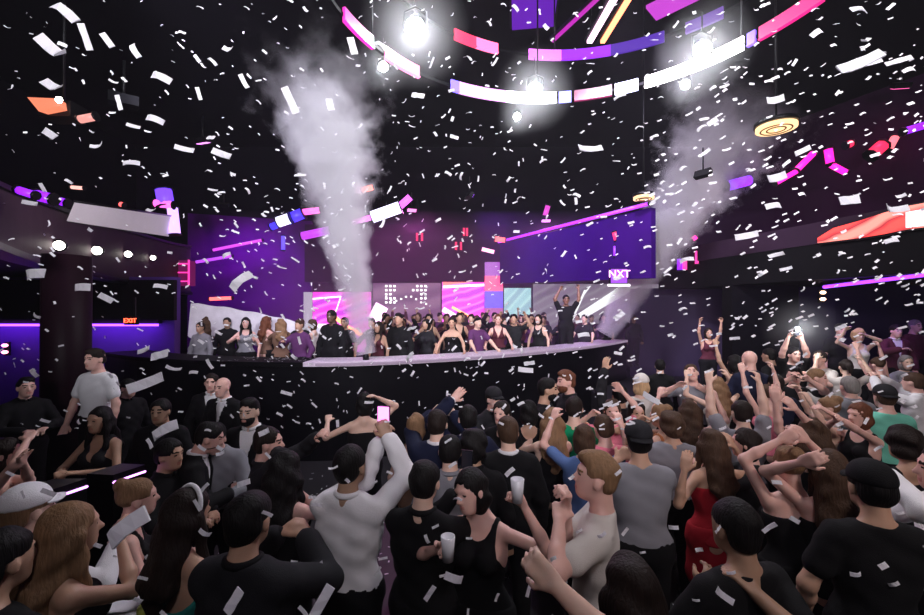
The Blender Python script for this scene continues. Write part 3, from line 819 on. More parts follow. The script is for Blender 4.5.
ceil_bar((553, 40), (604, -8), 8.4, 0.05, glow('g_mag', (0.5, 0.01, 0.45), 0.9), 'thin magenta ceiling light bar left of the pink-white one')
ceil_bar((512, 12), (556, 8), 8.9, 1.0, glow('g_vio', (0.16, 0.0, 0.6), 0.6), 'broad violet glowing ceiling panel at the top of the photo')
ceil_bar((652, 12), (700, -12), 8.5, 0.5, glow('g_pinkv', (0.5, 0.04, 0.55), 1.0), 'wide pink-violet glowing ceiling panel right of the orange bar')

# bright moving head spotlights
GLARE_MIST = []
def head_lamp(px, py, d, r, label, energy, st=60, tgt=(0, 6, 0)):
    p = at(px, py, d)
    e = empty('spotlight', p); tag(e, label, 'spotlight', None)
    dr = (Vector((p.x*0.3, 0.6, 0.6))-p).normalized()      # faces down into the room
    q = dr.to_track_quat('Z', 'Y').to_matrix()
    MB().lathe([(0.4*r, -2.6*r), (0.9*r, -2.2*r), (1.15*r, -0.6*r), (1.25*r, -0.05*r)], (0, 0, 0), 16, q).build('housing', M_METAL, e)
    MB().lathe([(1.1*r, -0.04*r), (1.05*r, 0.12*r), (0.6*r, 0.3*r), (0.05*r, 0.36*r)], (0, 0, 0), 16, q).build('lens', glow('g_lens', (0.95, 0.97, 1.0), st), e)
    MB().tube([(1.3*r, 0, -0.6*r), (1.3*r, 0, 1.9*r), (0, 0, 2.5*r), (-1.3*r, 0, 1.9*r), (-1.3*r, 0, -0.6*r)], 0.14*r, 6).build('yoke', M_METAL, e)
    MB().tube([(0, 0, 2.5*r), (0, 0, 2.5*r+0.3)], 0.1*r, 6).build('clamp', M_METAL, e)
    lamp_light('spotlight_beam', 'POINT', dr*(r*0.9), (0.93, 0.95, 1.0), energy, r*0.6, parent=e)
    GLARE_MIST.append((p+dr*r, r*6.5))
    return e
head_lamp(415, 27, 6.4, 0.13, 'large white spotlight glaring under the ring beside the pink segment', 170)
head_lamp(383, 66, 6.9, 0.07, 'small white spotlight below the pink ring segment', 35)
head_lamp(535, 89, 7.5, 0.11, 'large white spotlight under the centre of the lower ring', 170)
head_lamp(517, 116, 8.0, 0.06, 'small white spotlight hanging below the central large one', 35)
head_lamp(703, 49, 6.3, 0.11, 'large white spotlight under the bright white ring segment', 170)
head_lamp(686, 84, 7.2, 0.07, 'small white spotlight hanging below the bright white ring segment', 35)

# warm round downlights
def downlight(px, py, z, r, label, stretch=1.0):
    d = FPX*(z-CAMH)/(HZ-py); p = at(px, py, d); e = empty('downlight', p); tag(e, label, 'downlight')
    MB().lathe([(r, 0), (r, 0.05), (r*0.9, 0.06)], (0, 0, 0), 28).build('diffuser', glow('g_warm', (1, 0.62, 0.30), 1.5), e)
    MB().lathe([(r*1.08, 0.06), (r*1.08, 0.12), (r*0.6, 0.16)], (0, 0, 0), 28).build('housing', M_METAL, e)
    for k in (0.75, 0.45): 
        m = MB(); m.tube([(r*k*math.cos(a), r*k*math.sin(a), -0.004) for a in [2*PI*i/24 for i in range(25)]], 0.012, 5); m.build('louvre_ring', mat('bronze', (0.25, 0.12, 0.05), 0.5, metal=0.5), e)
    MB().tube([(0, 0, 0.15), (0, 0, 9.6-z)], 0.015, 5).build('suspension_cable', M_METAL, e)
downlight(777, 129, 5.4, 0.27, 'round warm yellow downlight above the right upper balcony')
downlight(644, 199, 5.0, 0.21, 'small round warm yellow downlight beside the right smoke plume')

# ---- left balcony
LB = [(-5.0, 4.2), (-5.55, 5.0), (-6.3, 6.3), (-7.0, 8.0), (-7.7, 10.0), (-8.3, 12.0), (-8.6, 13.3)]
LS = [tuple(p) for p in smooth(LB, 5)]
n_ = len(LS)
bal = empty('left_balcony', (-7, 8, 3.45)); tag(bal, 'curved grey balcony front with a row of round white lights on the left', 'balcony')
def badd(par, name, mb, m): o = mb.build(name, m, par); o.location = -Vector(par.location); return o
badd(bal, 'fascia', MB().strip([(x, y, 3.45-0.28*i/(n_-1), 3.97+0.6*i/(n_-1)) for i, (x, y) in enumerate(LS)], 0, 0.2), mat('fascia_grey', (0.05, 0.030, 0.042), 0.6, spec=0.08, noise=0.15, nscale=3))
badd(bal, 'lower_trim', MB().strip([(x, y, 3.36-0.28*i/(n_-1), 3.45-0.28*i/(n_-1)) for i, (x, y) in enumerate(LS)], -0.06, 0.3), M_METAL)
badd(bal, 'top_rail', MB().strip([(x, y, 3.98+0.6*i/(n_-1), 4.04+0.6*i/(n_-1)) for i, (x, y) in enumerate(LS)], -0.04, 0.26), M_METAL)
m = MB(); vs = [(x, y, z) for z in (3.40, 3.55) for x, y in LS]+[(-14, y, z) for z in (3.40, 3.55) for x, y in LS]
fs = []
for i in range(n_-1): fs += [(i, i+1, 2*n_+i+1, 2*n_+i), (n_+i, 3*n_+i, 3*n_+i+1, n_+i+1)]
m.add([Vector(v)+Vector((-0.05, 0, 0)) for v in vs], fs); badd(bal, 'deck', m, M_BLACK)
def on_path(px, path):
    best = min(path, key=lambda p: abs(462+p[0]*FPX/p[1]-px)); return best
LSd = [tuple(p) for p in smooth(LB, 40)]
for (px, py, r) in ((56, 246, 0.075), (94, 251, 0.08), (126, 254.5, 0.07), (151, 258, 0.06)):
    x, y = on_path(px, LSd); p = at(px, py, y); p.x = x+0.10; p.y = y-0.06
    o = MB().lathe([(r*1.0, 0), (r*0.95, 0.05), (r*0.5, 0.08)], (0, 0, 0), 16, Vector((0.55, -0.8, -0.1)).to_track_quat('Z', 'Y').to_matrix()).build('round_light', glow('g_fascia', (1, 0.93, 0.85), 9), bal)
    o.location = p-bal.location
    MB().lathe([(r*1.3, -0.02), (r*1.3, 0.03), (r*1.05, 0.03)], (0, 0, 0), 16, Vector((0.55, -0.8, -0.1)).to_track_quat('Z', 'Y').to_matrix()).build('bezel', M_METAL, o)
# pale lit screen panel on the balcony, its glow set in the material
x0, y0 = on_path(68, LSd); x1, y1 = on_path(166, LSd)
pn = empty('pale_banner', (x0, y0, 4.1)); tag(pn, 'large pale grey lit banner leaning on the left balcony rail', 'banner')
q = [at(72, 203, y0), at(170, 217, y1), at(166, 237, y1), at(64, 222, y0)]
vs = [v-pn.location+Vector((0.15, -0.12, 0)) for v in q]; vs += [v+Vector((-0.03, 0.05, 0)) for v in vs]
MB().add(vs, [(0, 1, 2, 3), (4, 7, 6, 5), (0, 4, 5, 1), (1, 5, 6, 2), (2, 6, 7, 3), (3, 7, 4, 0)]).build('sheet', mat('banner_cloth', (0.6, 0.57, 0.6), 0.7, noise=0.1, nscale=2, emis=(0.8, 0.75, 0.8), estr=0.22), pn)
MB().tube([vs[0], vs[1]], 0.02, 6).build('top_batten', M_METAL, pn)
# pink light on the end of the balcony fascia, put into a glowing box
e = empty('lit_booth', at(178, 285, 12.6)); tag(e, 'small pink lit booth front at the far end of the left balcony', 'booth')
MB().box((0, 0, 0.35), (0.85, 0.3, 0.75)).build('front_panel', glow('g_booth', (0.40, 0.01, 0.20), 0.25), e)
for k in range(3): MB().box((0.02, -0.17, 0.1+0.26*k), (0.85, 0.03, 0.035)).build('light_bar', glow('g_boothbar', (1, 0.04, 0.35), 1.4), e)
MB().box((0.43, -0.17, 0.36), (0.04, 0.03, 0.75)).build('light_bar', glow('g_boothbar', (1, 0.04, 0.35), 1.4), e)
# wall and lit alcoves under the left balcony
structure('wall_alcove_left', MB().box((-10.2, 9.6, 1.5), (7.4, 0.2, 3.7)), mat('wall_blue', (0.07, 0.02, 0.22), 0.7, noise=0.2, nscale=2))
for (a, b, lb) in ((-30, 46, 'violet cove light strip at the far left under the balcony'), (86, 158, 'violet blue cove light strip behind the man in white')):
    p = at(a, 326, 9.4); q = at(b, 324, 9.4)
    e = empty('cove_light', (p+q)/2); tag(e, lb, 'light strip')
    L = (q-p).length
    MB().box((0, 0, 0), (L, 0.05, 0.05)).build('diffuser', glow('g_cove', (0.30, 0.06, 1.0), 3.5), e)
    MB().box((0, 0.03, 0.07), (L+0.05, 0.12, 0.08)).build('pelmet', M_METAL, e)
    l = lamp_light('cove_wash', 'AREA', (0, -0.28, 0.0), (0.35, 0.06, 1.0), 7, 0.2, aim((0, -0.28, 0), (0, 0.1, -0.5)), parent=e)
    l.data.shape = 'RECTANGLE'; l.data.size = L; l.data.size_y = 0.08
structure('column', MB().tube([(-5.55, 5.9, 0.0), (-5.55, 5.9, 3.36)], 0.27, 20), mat('column_maroon', (0.010, 0.003, 0.006), 0.5, spec=0.08, noise=0.2, nscale=3)).name = 'trim_1'
structure('trim_3', MB().box((-10.0, 9.38, 2.82), (7.2, 0.1, 0.9)), M_BLACK)  # black box added to keep the wall above the cove strip dark
# EXIT sign
e = empty('exit_sign', at(130, 326, 8.0)); tag(e, 'small red EXIT sign glowing beneath the left balcony', 'sign')
MB().box((0, 0.04, 0.1), (0.24, 0.06, 0.16)).build('casing', M_BLACK, e)
text('EXIT', 0.12, glow('g_exit', (1, 0.07, 0.03), 5), e, (0, -0.0, 0.1))
MB().box((0, 0.12, 0.35), (0.03, 0.03, 0.4)).build('bracket', M_METAL, e)
def sconce(px, py, d, label, col=(1, 0.45, 0.35), n=2):
    p = at(px, py, d); e = empty('wall_sconce', p); tag(e, label, 'wall lamp')
    MB().box((0, 0.06, 0), (0.10, 0.05, 0.30)).build('backplate', M_METAL, e)
    for k in range(n):
        MB().lathe([(0.03, -0.035), (0.06, 0), (0.03, 0.035)], (0, 0, -0.07+0.15*k), 12).build('bulb', glow('g_sc%.2f' % col[1], col, 5), e)
sconce(5, 349, 9.3, 'pink double wall lamp at the far left edge under the balcony', (1, 0.25, 0.45))

# ---- right balcony
RB = [(7.6, 5.6), (7.35, 6.66), (7.0, 8.2), (6.6, 9.8), (6.2, 11.4), (5.9, 12.6)]
RS = [tuple(p) for p in smooth(RB, 5)]
nR = len(RS)
rb = empty('right_balcony', (7, 9, 3.9)); tag(rb, 'long curved dark balcony front above the right side of the crowd', 'balcony')
RR = list(reversed(RS))
badd(rb, 'fascia', MB().strip([(x, y, 3.2, 3.9) for x, y in RR], 0, 0.2), M_BLACK)
badd(rb, 'ledge', MB().strip([(x, y, 3.9, 4.32) for x, y in RR], -0.02, 0.25), mat('fascia_mauve', (0.022, 0.011, 0.022), 0.6, spec=0.08, noise=0.2, nscale=3))
m = MB(); vs = [(x+0.1, y, z) for z in (3.22, 3.36) for x, y in RS]+[(13.9, y, z) for z in (3.22, 3.36) for x, y in RS]; fs = []
for i in range(nR-1): fs += [(i, i+1, 2*nR+i+1, 2*nR+i), (nR+i, 3*nR+i, 3*nR+i+1, nR+i+1)]
m.add(vs, fs); badd(rb, 'deck', m, M_BLACK)
structure('wall_upper_right', MB().strip([(7.2, 13.2, 3.3, 7.4), (9.6, 8.0, 3.3, 7.4), (10.2, 4.5, 3.3, 7.4)], 0, 0.15), M_PLUM)
# red LED ribbon on the balcony
RSd = [tuple(p) for p in smooth(RB, 40)]
e = empty('led_ribbon', (7.2, 7.2, 3.92)); tag(e, 'red and white LED ribbon screen along the right balcony front', 'screen')
rib = []
for px in (822, 840, 865, 890, 915, 930, 945):
    x, y = on_path(px, RSd); yt = {822: 238, 840: 228, 865: 221, 890: 213, 915: 206, 930: 203, 945: 200}[px]; yb = {822: 243, 840: 241, 865: 238, 890: 234, 915: 229, 930: 227, 945: 225}[px]
    rib.append((x-0.06, y, CAMH+(HZ-yb)*y/FPX, CAMH+(HZ-yt)*y/FPX))
s_red = screen_mat('screen_red', (1.0, 0.06, 0.05), (0.35, 0.01, 0.02), (1.0, 0.25, 0.2), 1.5, 1.1, 0.9, 3)
badd(e, 'display', MB().strip(list(reversed(rib)), 0.0, 0.05), s_red)
badd(e, 'casing', MB().strip([(x+0.03, y, a-0.03, b+0.03) for x, y, a, b in reversed(rib)], 0.0, 0.05), M_METAL)
p = [r for r in rib if True][4:]
badd(e, 'white_panel', MB().strip([(x-0.05, y, a+0.02, b-0.10) for x, y, a, b in reversed(p)], 0.0, 0.03), glow('g_ribw', (1, 0.75, 0.8), 1.8))
# wall under the right balcony, cove strips
structure('wall_alcove_right', MB().strip([(5.6, 14.0, 0, 3.3), (9.6, 10.8, 0, 3.3), (13.5, 10.2, 0, 3.3)], 0, 0.2), mat('wall_blue_dark', (0.012, 0.003, 0.04), 0.7))
for (a, b, d0, d1, lb, st, en) in (((824, 287), (940, 273), 9.0, 6.9, 'long bright violet cove light strip under the right balcony', 2.6, 12), ((692, 287), (772, 281), 12.2, 11.0, 'short dim blue cove light strip behind the bald man', 0.5, 2)):
    p = at(a[0], a[1], d0); q = at(b[0], b[1], d1); e = empty('cove_light', (p+q)/2); tag(e, lb, 'light strip')
    v = (q-p)
    MB().tube([-v/2, v/2], 0.035, 6).build('diffuser', glow('g_cove_%d' % a[0], (0.28, 0.04, 1.0), st), e)
    MB().tube([-v/2+Vector((0, 0.05, 0.07)), v/2+Vector((0, 0.05, 0.07))], 0.05, 6).build('pelmet', M_METAL, e)
    l = lamp_light('cove_wash', 'AREA', (0, -0.1, -0.08), (0.35, 0.08, 1.0), en, 0.2, aim((0, 0, 0), (0, 0.6, -0.8)), parent=e)
    l.data.shape = 'RECTANGLE'; l.data.size = v.length; l.data.size_y = 0.08
sconce(823, 296, 9.5, 'warm double wall lamp at the start of the bright violet strip', (1, 0.62, 0.4))
sconce(743, 303, 10.8, 'tiny warm wall lamp under the dim blue strip', (1, 0.68, 0.45))
structure('wall_pier', MB().box((7.3, 10.3, 1.6), (1.6, 0.4, 3.2)), M_BLACK).name = 'trim_2'
# coloured tubes and lamps over the right balcony
def tb(p0, p1, d, r, col, st, label, d1=None, cat='neon tube'):
    px_bar('neon_tube', at(p0[0], p0[1], d), at(p1[0], p1[1], d1 or d), r, glow('g_t_%d_%d' % (int(col[0]*100), int(col[2]*100)), col, st), label, cat)
MAG = (0.9, 0.01, 0.36); VIO = (0.22, 0.01, 0.85)
tb((776, 183), (797, 171), 8.5, 0.05, MAG, 2.2, 'magenta neon tube, lower half of the slanting pair on the right')
tb((797, 170), (814, 153), 8.5, 0.06, MAG, 2.2, 'magenta neon tube, upper half of the slanting pair on the right')
tb((829, 149), (831, 163), 8.5, 0.07, MAG, 2.2, 'short upright magenta neon tube over the right balcony')
tb((831, 164), (846, 172), 8.5, 0.06, MAG, 2.2, 'short magenta neon tube below the upright one')
tb((872, 155), (883, 145), 8.6, 0.12, (0.9, 0.02, 0.08), 1.6, 'thick red glowing tube on the right upper wall')
tb((889, 150), (896, 137), 8.6, 0.07, (0.9, 0.15, 0.18), 1.6, 'short pink-red tube beside the thick red one')
tb((847, 145), (852, 143), 8.6, 0.07, (0.9, 0.02, 0.08), 1.6, 'tiny red glowing lamp right of the upright magenta tube')
tb((905, 131), (935, 122), 8.3, 0.07, VIO, 1.8, 'violet neon tube near the right edge under the white confetti')
tb((727, 186), (750, 180), 10, 0.12, VIO, 1.0, 'thick violet glowing tube beside the right smoke plume')
tb((699, 251), (699, 264), 11.2, 0.10, (0.9, 0.04, 0.3), 1.6, 'upright pink lamp at the far end of the right balcony')
tb((684, 258), (684, 270), 11.4, 0.08, (0.9, 0.04, 0.3), 1.4, 'upright pink lamp just behind the right smoke plume')
tb((680, 259), (680, 270), 11.4, 0.07, VIO, 1.4, 'upright violet lamp just behind the right smoke plume')
tb((692, 240), (696, 237), 11.0, 0.06, MAG, 2.0, 'tiny magenta lamp above the upright pink lamp')
tb((545, 216), (548, 206), 12, 0.07, (0.6, 0.05, 0.5), 1.2, 'short magenta tube hanging over the violet neon line')
tb((615, 232), (617, 240), 10.1, 0.07, (0.9, 0.02, 0.15), 1.5, 'tiny red lamp above the small lit sign')
tb((615, 246), (615, 256), 10.1, 0.04, VIO, 2.2, 'thin violet tube between the red lamp and the lit sign')
# left LED bars
tb((271, 227), (285, 221), 12, 0.10, (0.05, 0.03, 1.0), 1.6, 'blue LED bar at the left of the broken arc behind the smoke')
tb((278, 222), (290, 218), 11.8, 0.15, (0.75, 0.7, 1), 2.2, 'white LED block on the blue bar left of the smoke')
tb((288, 219), (303, 213), 12, 0.16, (0.06, 0.03, 1.0), 1.5, 'second blue LED bar left of the smoke')
tb((303, 212), (320, 210), 12, 0.09, (0.9, 0.1, 0.55), 2.2, 'pink LED bar ending the left arc by the smoke')
tb((353, 222), (372, 217), 12, 0.08, (0.9, 0.12, 0.9), 2.5, 'magenta LED bar right of the smoke column')
tb((372, 217), (400, 207), 12, 0.17, (0.75, 0.6, 1.0), 3.0, 'thick white-violet LED bar right of the smoke column')
tb((400, 206), (410, 197), 12, 0.10, (0.7, 0.1, 0.8), 2.2, 'short violet LED bar at the tip of the thick one')
tb((358, 194), (359, 187), 12, 0.10, (1, 0.5, 0.9), 2.5, 'short pink LED stub above the thick white-violet bar')
tb((362, 190), (373, 187), 12, 0.08, (1, 0.2, 0.15), 2.5, 'short red LED bar above the thick white-violet bar')
tb((283, 236), (283, 250), 12.2, 0.06, (0.14, 0.08, 0.9), 1.2, 'thin upright blue tube under the blue bars')
tb((302, 236), (330, 230), 12.2, 0.12, (0.45, 0.04, 0.7), 1.3, 'dim purple LED bar behind the smoke column')
tb((196, 262), (232, 256), 14, 0.05, (0.45, 0.06, 0.85), 1.2, 'faint purple light line on the violet stage wall')
tb((213, 250), (262, 240), 14.4, 0.05, (0.6, 0.06, 0.7), 1.2, 'faint magenta light line above the violet stage wall')
tb((210, 299), (232, 298), 12.5, 0.05, (1, 0.12, 0.12), 2.2, 'short red light bar left of the violet stage wall')
tb((505, 240), (495, 239), 13.5, 0.08, (1, 0.2, 0.12), 2.2, 'small orange red lamp over the stage column')
tb((482, 249), (494, 252), 13.5, 0.06, (1, 0.35, 0.6), 2.6, 'small pink lamp over the magenta stage screen')
for i, (x, y) in enumerate(((417, 237), (422, 237), (456, 246), (461, 246), (464, 232), (467, 232))):
    tb((x, y-4), (x, y+4), 13.8, 0.035, (0.8, 0.02, 0.1), 1.5, ['thin red strip lamp, left of the pair under the violet bar', 'thin red strip lamp, right of the pair under the violet bar', 'thin red strip lamp, left of the low pair above the stage', 'thin red strip lamp, right of the low pair above the stage',
       'thin red strip lamp, left of the upper pair above the stage', 'thin red strip lamp, right of the upper pair above the stage'][i])
# far left bits
tb((18, 190), (34, 195), 4.9, 0.045, VIO, 1.8, 'violet LED segment over the left balcony, nearest the photo edge')
tb((36, 195), (52, 199), 5.2, 0.065, VIO, 1.6, 'violet LED segment over the left balcony, middle of three')
tb((56, 200), (66, 203), 5.5, 0.05, VIO, 1.4, 'violet LED segment over the left balcony, beside the pale banner')
tb((163, 190), (166, 206), 11.5, 0.20, (0.15, 0.05, 1.0), 1.6, 'thick blue upright LED block above the left balcony end')
tb((172, 208), (175, 234), 11.5, 0.13, (0.55, 0.3, 1.0), 2.0, 'tall lilac LED upright on the left balcony end')
tb((155, 203), (173, 205), 11.4, 0.10, (0.9, 0.45, 0.55), 1.6, 'salmon LED crossbar over the blue block')
tb((71, 187), (83, 188), 8.5, 0.035, (0.9, 0.4, 0.35), 1.5, 'tiny salmon light high on the dark left wall')
tb((120, 204), (123, 205), 9, 0.05, (1, 0.1, 0.1), 2.2, 'tiny red lamp over the pale banner')
e = empty('projector_lamp', at(44, 103, 6.5)); tag(e, 'salmon glowing lamp housing with a white star glint at upper left', 'lamp')
MB().add([(-0.28, 0, 0.10), (0.20, 0, 0.08), (0.22, 0, -0.04), (-0.10, 0, -0.12), (-0.26, 0.15, 0.10), (0.18, 0.15, 0.08), (0.2, 0.15, -0.04), (-0.1, 0.15, -0.1)], [(0, 1, 2, 3), (4, 7, 6, 5), (0, 4, 5, 1), (1, 5, 6, 2), (2, 6, 7, 3), (3, 7, 4, 0)]).build('lens', glow('g_salmon', (1, 0.25, 0.13), 0.9), e)
MB().lathe([(0.05, 0), (0.04, 0.03), (0.01, 0.05)], (0.27, -0.05, 0.03), 12, Matrix.Rotation(PI/2, 3, 'X')).build('bulb', glow('g_star', (1, 0.9, 0.85), 25), e)
MB().box((0.0, 0.3, 0.0), (0.5, 0.3, 0.25)).build('housing', M_METAL, e)
MB().tube([(0, 0.3, 0.1), (0, 0.3, 3.6)], 0.02, 6).build('suspension_cable', M_METAL, e)
tb((79, 119), (94, 116), 6.6, 0.06, (1, 0.4, 0.35), 0.8, 'dim salmon lamp beside the glinting one at upper left')

# ---- white draped canopy at the left of the stage
m = MB(); NU, NVV = 22, 9; vs = []; fs = []
for i in range(NU):
    u = i/(NU-1)
    for j in range(NVV):
        v = j/(NVV-1)
        x = -6.2+3.0*u; y = 9.6+0.9*v+0.4*u
        z = 2.75-0.62*u**1.4-0.75*v*(1-0.2*u)+0.05*math.sin(u*30+v*3)*(0.3+v)
        vs.append((x, y-1.0*v, z))
for i in range(NU-1):
    for j in range(NVV-1): fs.append((i*NVV+j, (i+1)*NVV+j, (i+1)*NVV+j+1, i*NVV+j+1))
n0 = len(vs); vs2 = [(x, y+0.02, z-0.02) for x, y, z in vs]
can = empty('draped_canopy', (-4.8, 9.6, 0.75)); tag(can, 'pale shiny fabric canopy sloping down at the left side of the stage', 'canopy')
m.add(vs+vs2, fs+[tuple(n0+k for k in reversed(f)) for f in fs], True)
badd(can, 'fabric', m, mat('canopy_cloth', (0.62, 0.60, 0.66), 0.35, noise=0.25, nscale=5, bump=0.5, bscale=9))
for (x, y, z) in ((-6.1, 9.65, 2.7), (-3.3, 10.0, 2.1)):
    badd(can, 'pole', MB().tube([(x, y, 0.75), (x, y, z)], 0.025, 8), M_METAL)

# ---- VIP table at the lower left
def cup(loc, label, h=0.10, r=0.035, m=None, grp=None):
    o = MB().lathe([(r*0.75, 0), (r, h), (r*0.9, h), (r*0.68, 0.008)], (0, 0, 0), 16).build('plastic_cup', m or mat('cup_plastic', (0.75, 0.75, 0.8), 0.12, spec=0.7)); o.location = loc
    tag(o, label, 'cup', grp); return o
TX, TY = -1.70, 2.27
t = empty('round_table', (TX, TY, 0)); tag(t, 'tall round white cocktail table at the lower left', 'table')
MB().lathe([(0.205, 1.02), (0.215, 1.035), (0.205, 1.05)], (0, 0, 0), 32).build('tabletop', mat('table_white', (0.7, 0.68, 0.72), 0.25), t)
MB().tube([(0, 0, 0.03), (0, 0, 1.02)], 0.03, 10).build('leg', M_METAL, t)
MB().lathe([(0.2, 0), (0.2, 0.02), (0.04, 0.04)], (0, 0, 0), 20).build('base', M_METAL, t)
cup((TX+0.05, TY+0.02, 1.051), 'clear plastic cup standing at the middle of the white table', 0.13)
cup((TX+0.13, TY-0.05, 1.051), 'dark drink glass standing near the table edge', 0.12, 0.035, mat('drink_dark', (0.02, 0.015, 0.02), 0.1))
cup((TX-0.02, TY+0.15, 1.051), 'short white cup at the back of the white table', 0.08)
o = MB().lathe([(0.03, 0), (0.045, 0.02), (0.04, 0.05), (0.01, 0.06)], (0, 0, 0), 14).build('lime_wedge', mat('lime', (0.45, 0.5, 0.08), 0.4)); o.location = (TX+0.10, TY-0.13, 1.051); tag(o, 'yellow green lime piece lying on the white table', 'lime')
m = MB(); nn = 7; vs = []
for z in (0.0, 0.004):
    for i in range(nn):
        for j in range(nn): vs.append((-0.13+0.26*i/(nn-1), -0.10+0.2*j/(nn-1), z+0.012*(1+math.sin(i*1.3)*math.cos(j*1.1))))
fs = []
for i in range(nn-1):
    for j in range(nn-1):
        a = i*nn+j; fs += [(a, a+nn, a+nn+1, a+1)]; b = a+nn*nn; fs += [(b, b+1, b+nn+1, b+nn)]
for i in range(nn-1):
    for (a, b) in ((i, i+1), ((i+1)*nn+nn-1-nn+0, (i+1)*nn+nn-1-nn+0)):
        pass
    fs += [(i*nn, (i+1)*nn, (i+1)*nn+nn*nn, i*nn+nn*nn), (i*nn+nn-1, i*nn+nn-1+nn*nn, (i+1)*nn+nn-1+nn*nn, (i+1)*nn+nn-1), (i, i+nn*nn, i+1+nn*nn, i+1), (nn*(nn-1)+i, nn*(nn-1)+i+1, nn*(nn-1)+i+1+nn*nn, nn*(nn-1)+i+nn*nn)]
o = m.add(vs, fs, True).build('paper_napkin', mat('napkin', (0.75, 0.73, 0.78), 0.9)); o.location = (TX-0.07, TY-0.03, 1.052); o.rotation_euler = (0, 0, 0.5); tag(o, 'crumpled white napkin lying on the white table', 'napkin')
# LED-edged low counters on the left
for (a, b, d0, d1, lb) in (((50, 499), (88, 486), 2.35, 2.6, 'low black drinks ledge with a bright violet edge, nearer one at left'), ((114, 482), (146, 471), 2.85, 3.1, 'low black drinks ledge with a violet edge, farther one at left')):
    p = at(a[0], a[1], d0); q = at(b[0], b[1], d1); v = q-p
    nv = Vector((-v.y, v.x, 0)).normalized()*0.2
    e = empty('drinks_ledge', (p.x, p.y, 0)); tag(e, lb, 'ledge')
    pp = Vector((0, 0, p.z)); qq = pp+v
    MB().tube([pp, qq], 0.008, 6).build('edge_light', glow('g_ledge', (0.75, 0.3, 1), 3), e)
    def sl4(z0_, z1_): return [pp+Vector((0, 0, z0_-0)), qq+Vector((0, 0, z0_)), qq+nv+Vector((0, 0, z0_)), pp+nv+Vector((0, 0, z0_)), pp+Vector((0, 0, z1_)), qq+Vector((0, 0, z1_)), qq+nv+Vector((0, 0, z1_)), pp+nv+Vector((0, 0, z1_))]
    fcs = [(0, 3, 2, 1), (4, 5, 6, 7), (0, 1, 5, 4), (1, 2, 6, 5), (2, 3, 7, 6), (3, 0, 4, 7)]
    MB().add(sl4(0.01, 0.05), fcs).build('top', M_METAL, e)
    L = MB().add([Vector((w.x, w.y, 0)) for w in sl4(0, 0)[:4]]+[Vector((w.x, w.y, w.z)) for w in sl4(0.009, 0.009)[:4]], fcs); L.build('body', M_BLACK, e)
# house spotlight bars over the audience, behind and beside the camera
def house_lamp(loc, tgt, energy, size, label, col=(1, 0.92, 0.93), spot=80):
    e = empty('house_spotlight', loc); tag(e, label, 'spotlight')
    q = (Vector(tgt)-Vector(loc)).normalized().to_track_quat('Z', 'Y').to_matrix(); r = 0.12
    MB().lathe([(0.5*r, -2.5*r), (1.1*r, -2*r), (1.2*r, 0)], (0, 0, 0), 14, q).build('housing', M_METAL, e)
    MB().lathe([(1.1*r, 0), (0.9*r, 0.1*r), (0.1*r, 0.2*r)], (0, 0, 0), 14, q).build('lens', glow('g_house', (1, 0.95, 0.95), 8), e)
    MB().tube([(0, 0, 0.1), (0, 0, 9.6-loc[2])], 0.02, 6).build('pole', M_METAL, e)
    d_ = (Vector(tgt)-Vector(loc)).normalized()
    lamp_light('house_beam', 'SPOT', d_*0.08, col, energy, size, aim((0, 0, 0), d_), spot, 0.9, parent=e)
# ------------------------------------------------------------------ held things
def phone(pos, face, label, screen=None, torch=False, w=0.075, h=0.15):
    """phone held upright, its screen towards the holder (face = holder's facing, degrees)"""
    e = empty('phone', pos, math.radians(face)); tag(e, label, 'phone')
    MB().box((0, 0, 0), (w, 0.009, h)).build('casing', mat('phone_black', (0.01, 0.01, 0.012), 0.25), e)
    sm_ = glow('g_ph_%s' % (screen and int(screen[0]*100+screen[2]*7)), screen, 2.2) if screen else mat('phone_screen', (0.02, 0.02, 0.03), 0.08)
    MB().box((0, -0.0055, 0), (w*0.9, 0.002, h*0.93)).build('screen', sm_, e)
    MB().box((-w*0.25, 0.006, h*0.36), (0.024, 0.004, 0.026)).build('camera_bump', mat('phone_black', (0.01, 0.01, 0.012), 0.25), e)
    if torch:
        MB().lathe([(0.022, 0), (0.016, 0.006), (0.004, 0.008)], (0.0, 0.010, h*0.36), 12, Matrix.Rotation(-PI/2, 3, 'X')).build('torch', glow('g_torch', (0.95, 0.97, 1.0), 60), e)
    return e
def held_cup(pos, label, m=None, h=0.12, r=0.036):
    return cup(Vector(pos)-Vector((0, 0, h*0.5)), label, h, r, m)
def P(*a, **k): return person(*a, **k)
Q1 = 0.0095   # near figures
PX = 'px'

# ======== floor, middle
r_, h_ = P(350, 444, 'man in white long-sleeved shirt and black trousers seen from behind, filming with both arms up', H=1.80, face=-12, skin='olive', hair='short', hc='black', top='shirt', tc='white', pose='phone_high', hands=((PX, 389, 437, 0.18), (PX, 379, 441, 0.22)), q=Q1, curl=0.75, head=(-10, 6, 0), elb=((0.5, 0.1, -0.9), (-0.1, 0.2, -0.9)))
mid = (h_[0][0]+h_[1][0])/2; phone(mid+Vector((0, 0.02, 0.05)), -12, 'phone with bright magenta screen held up by the man in white shirt', (1, 0.25, 0.85), w=0.085, h=0.16)
r_, h_ = P(480, 467, 'woman with dark hair in black sleeveless top raising a drink beside her head', H=1.70, face=158, sex='f', skin='pink', hair='bob', hc='black', top='tank', tc='black', pose='drink', hands=((PX, 440, 548, -0.22), (PX, 524, 506, -0.18)), q=Q1, curl=0.8, head=(-25, -6, 10))
held_cup(h_[0][0]+Vector((0, -0.05, 0.02)), 'clear plastic cup low in the hand of the woman in black sleeveless top')
held_cup(h_[1][0]+Vector((0, -0.05, 0.03)), 'clear plastic cup raised by the woman in black sleeveless top')
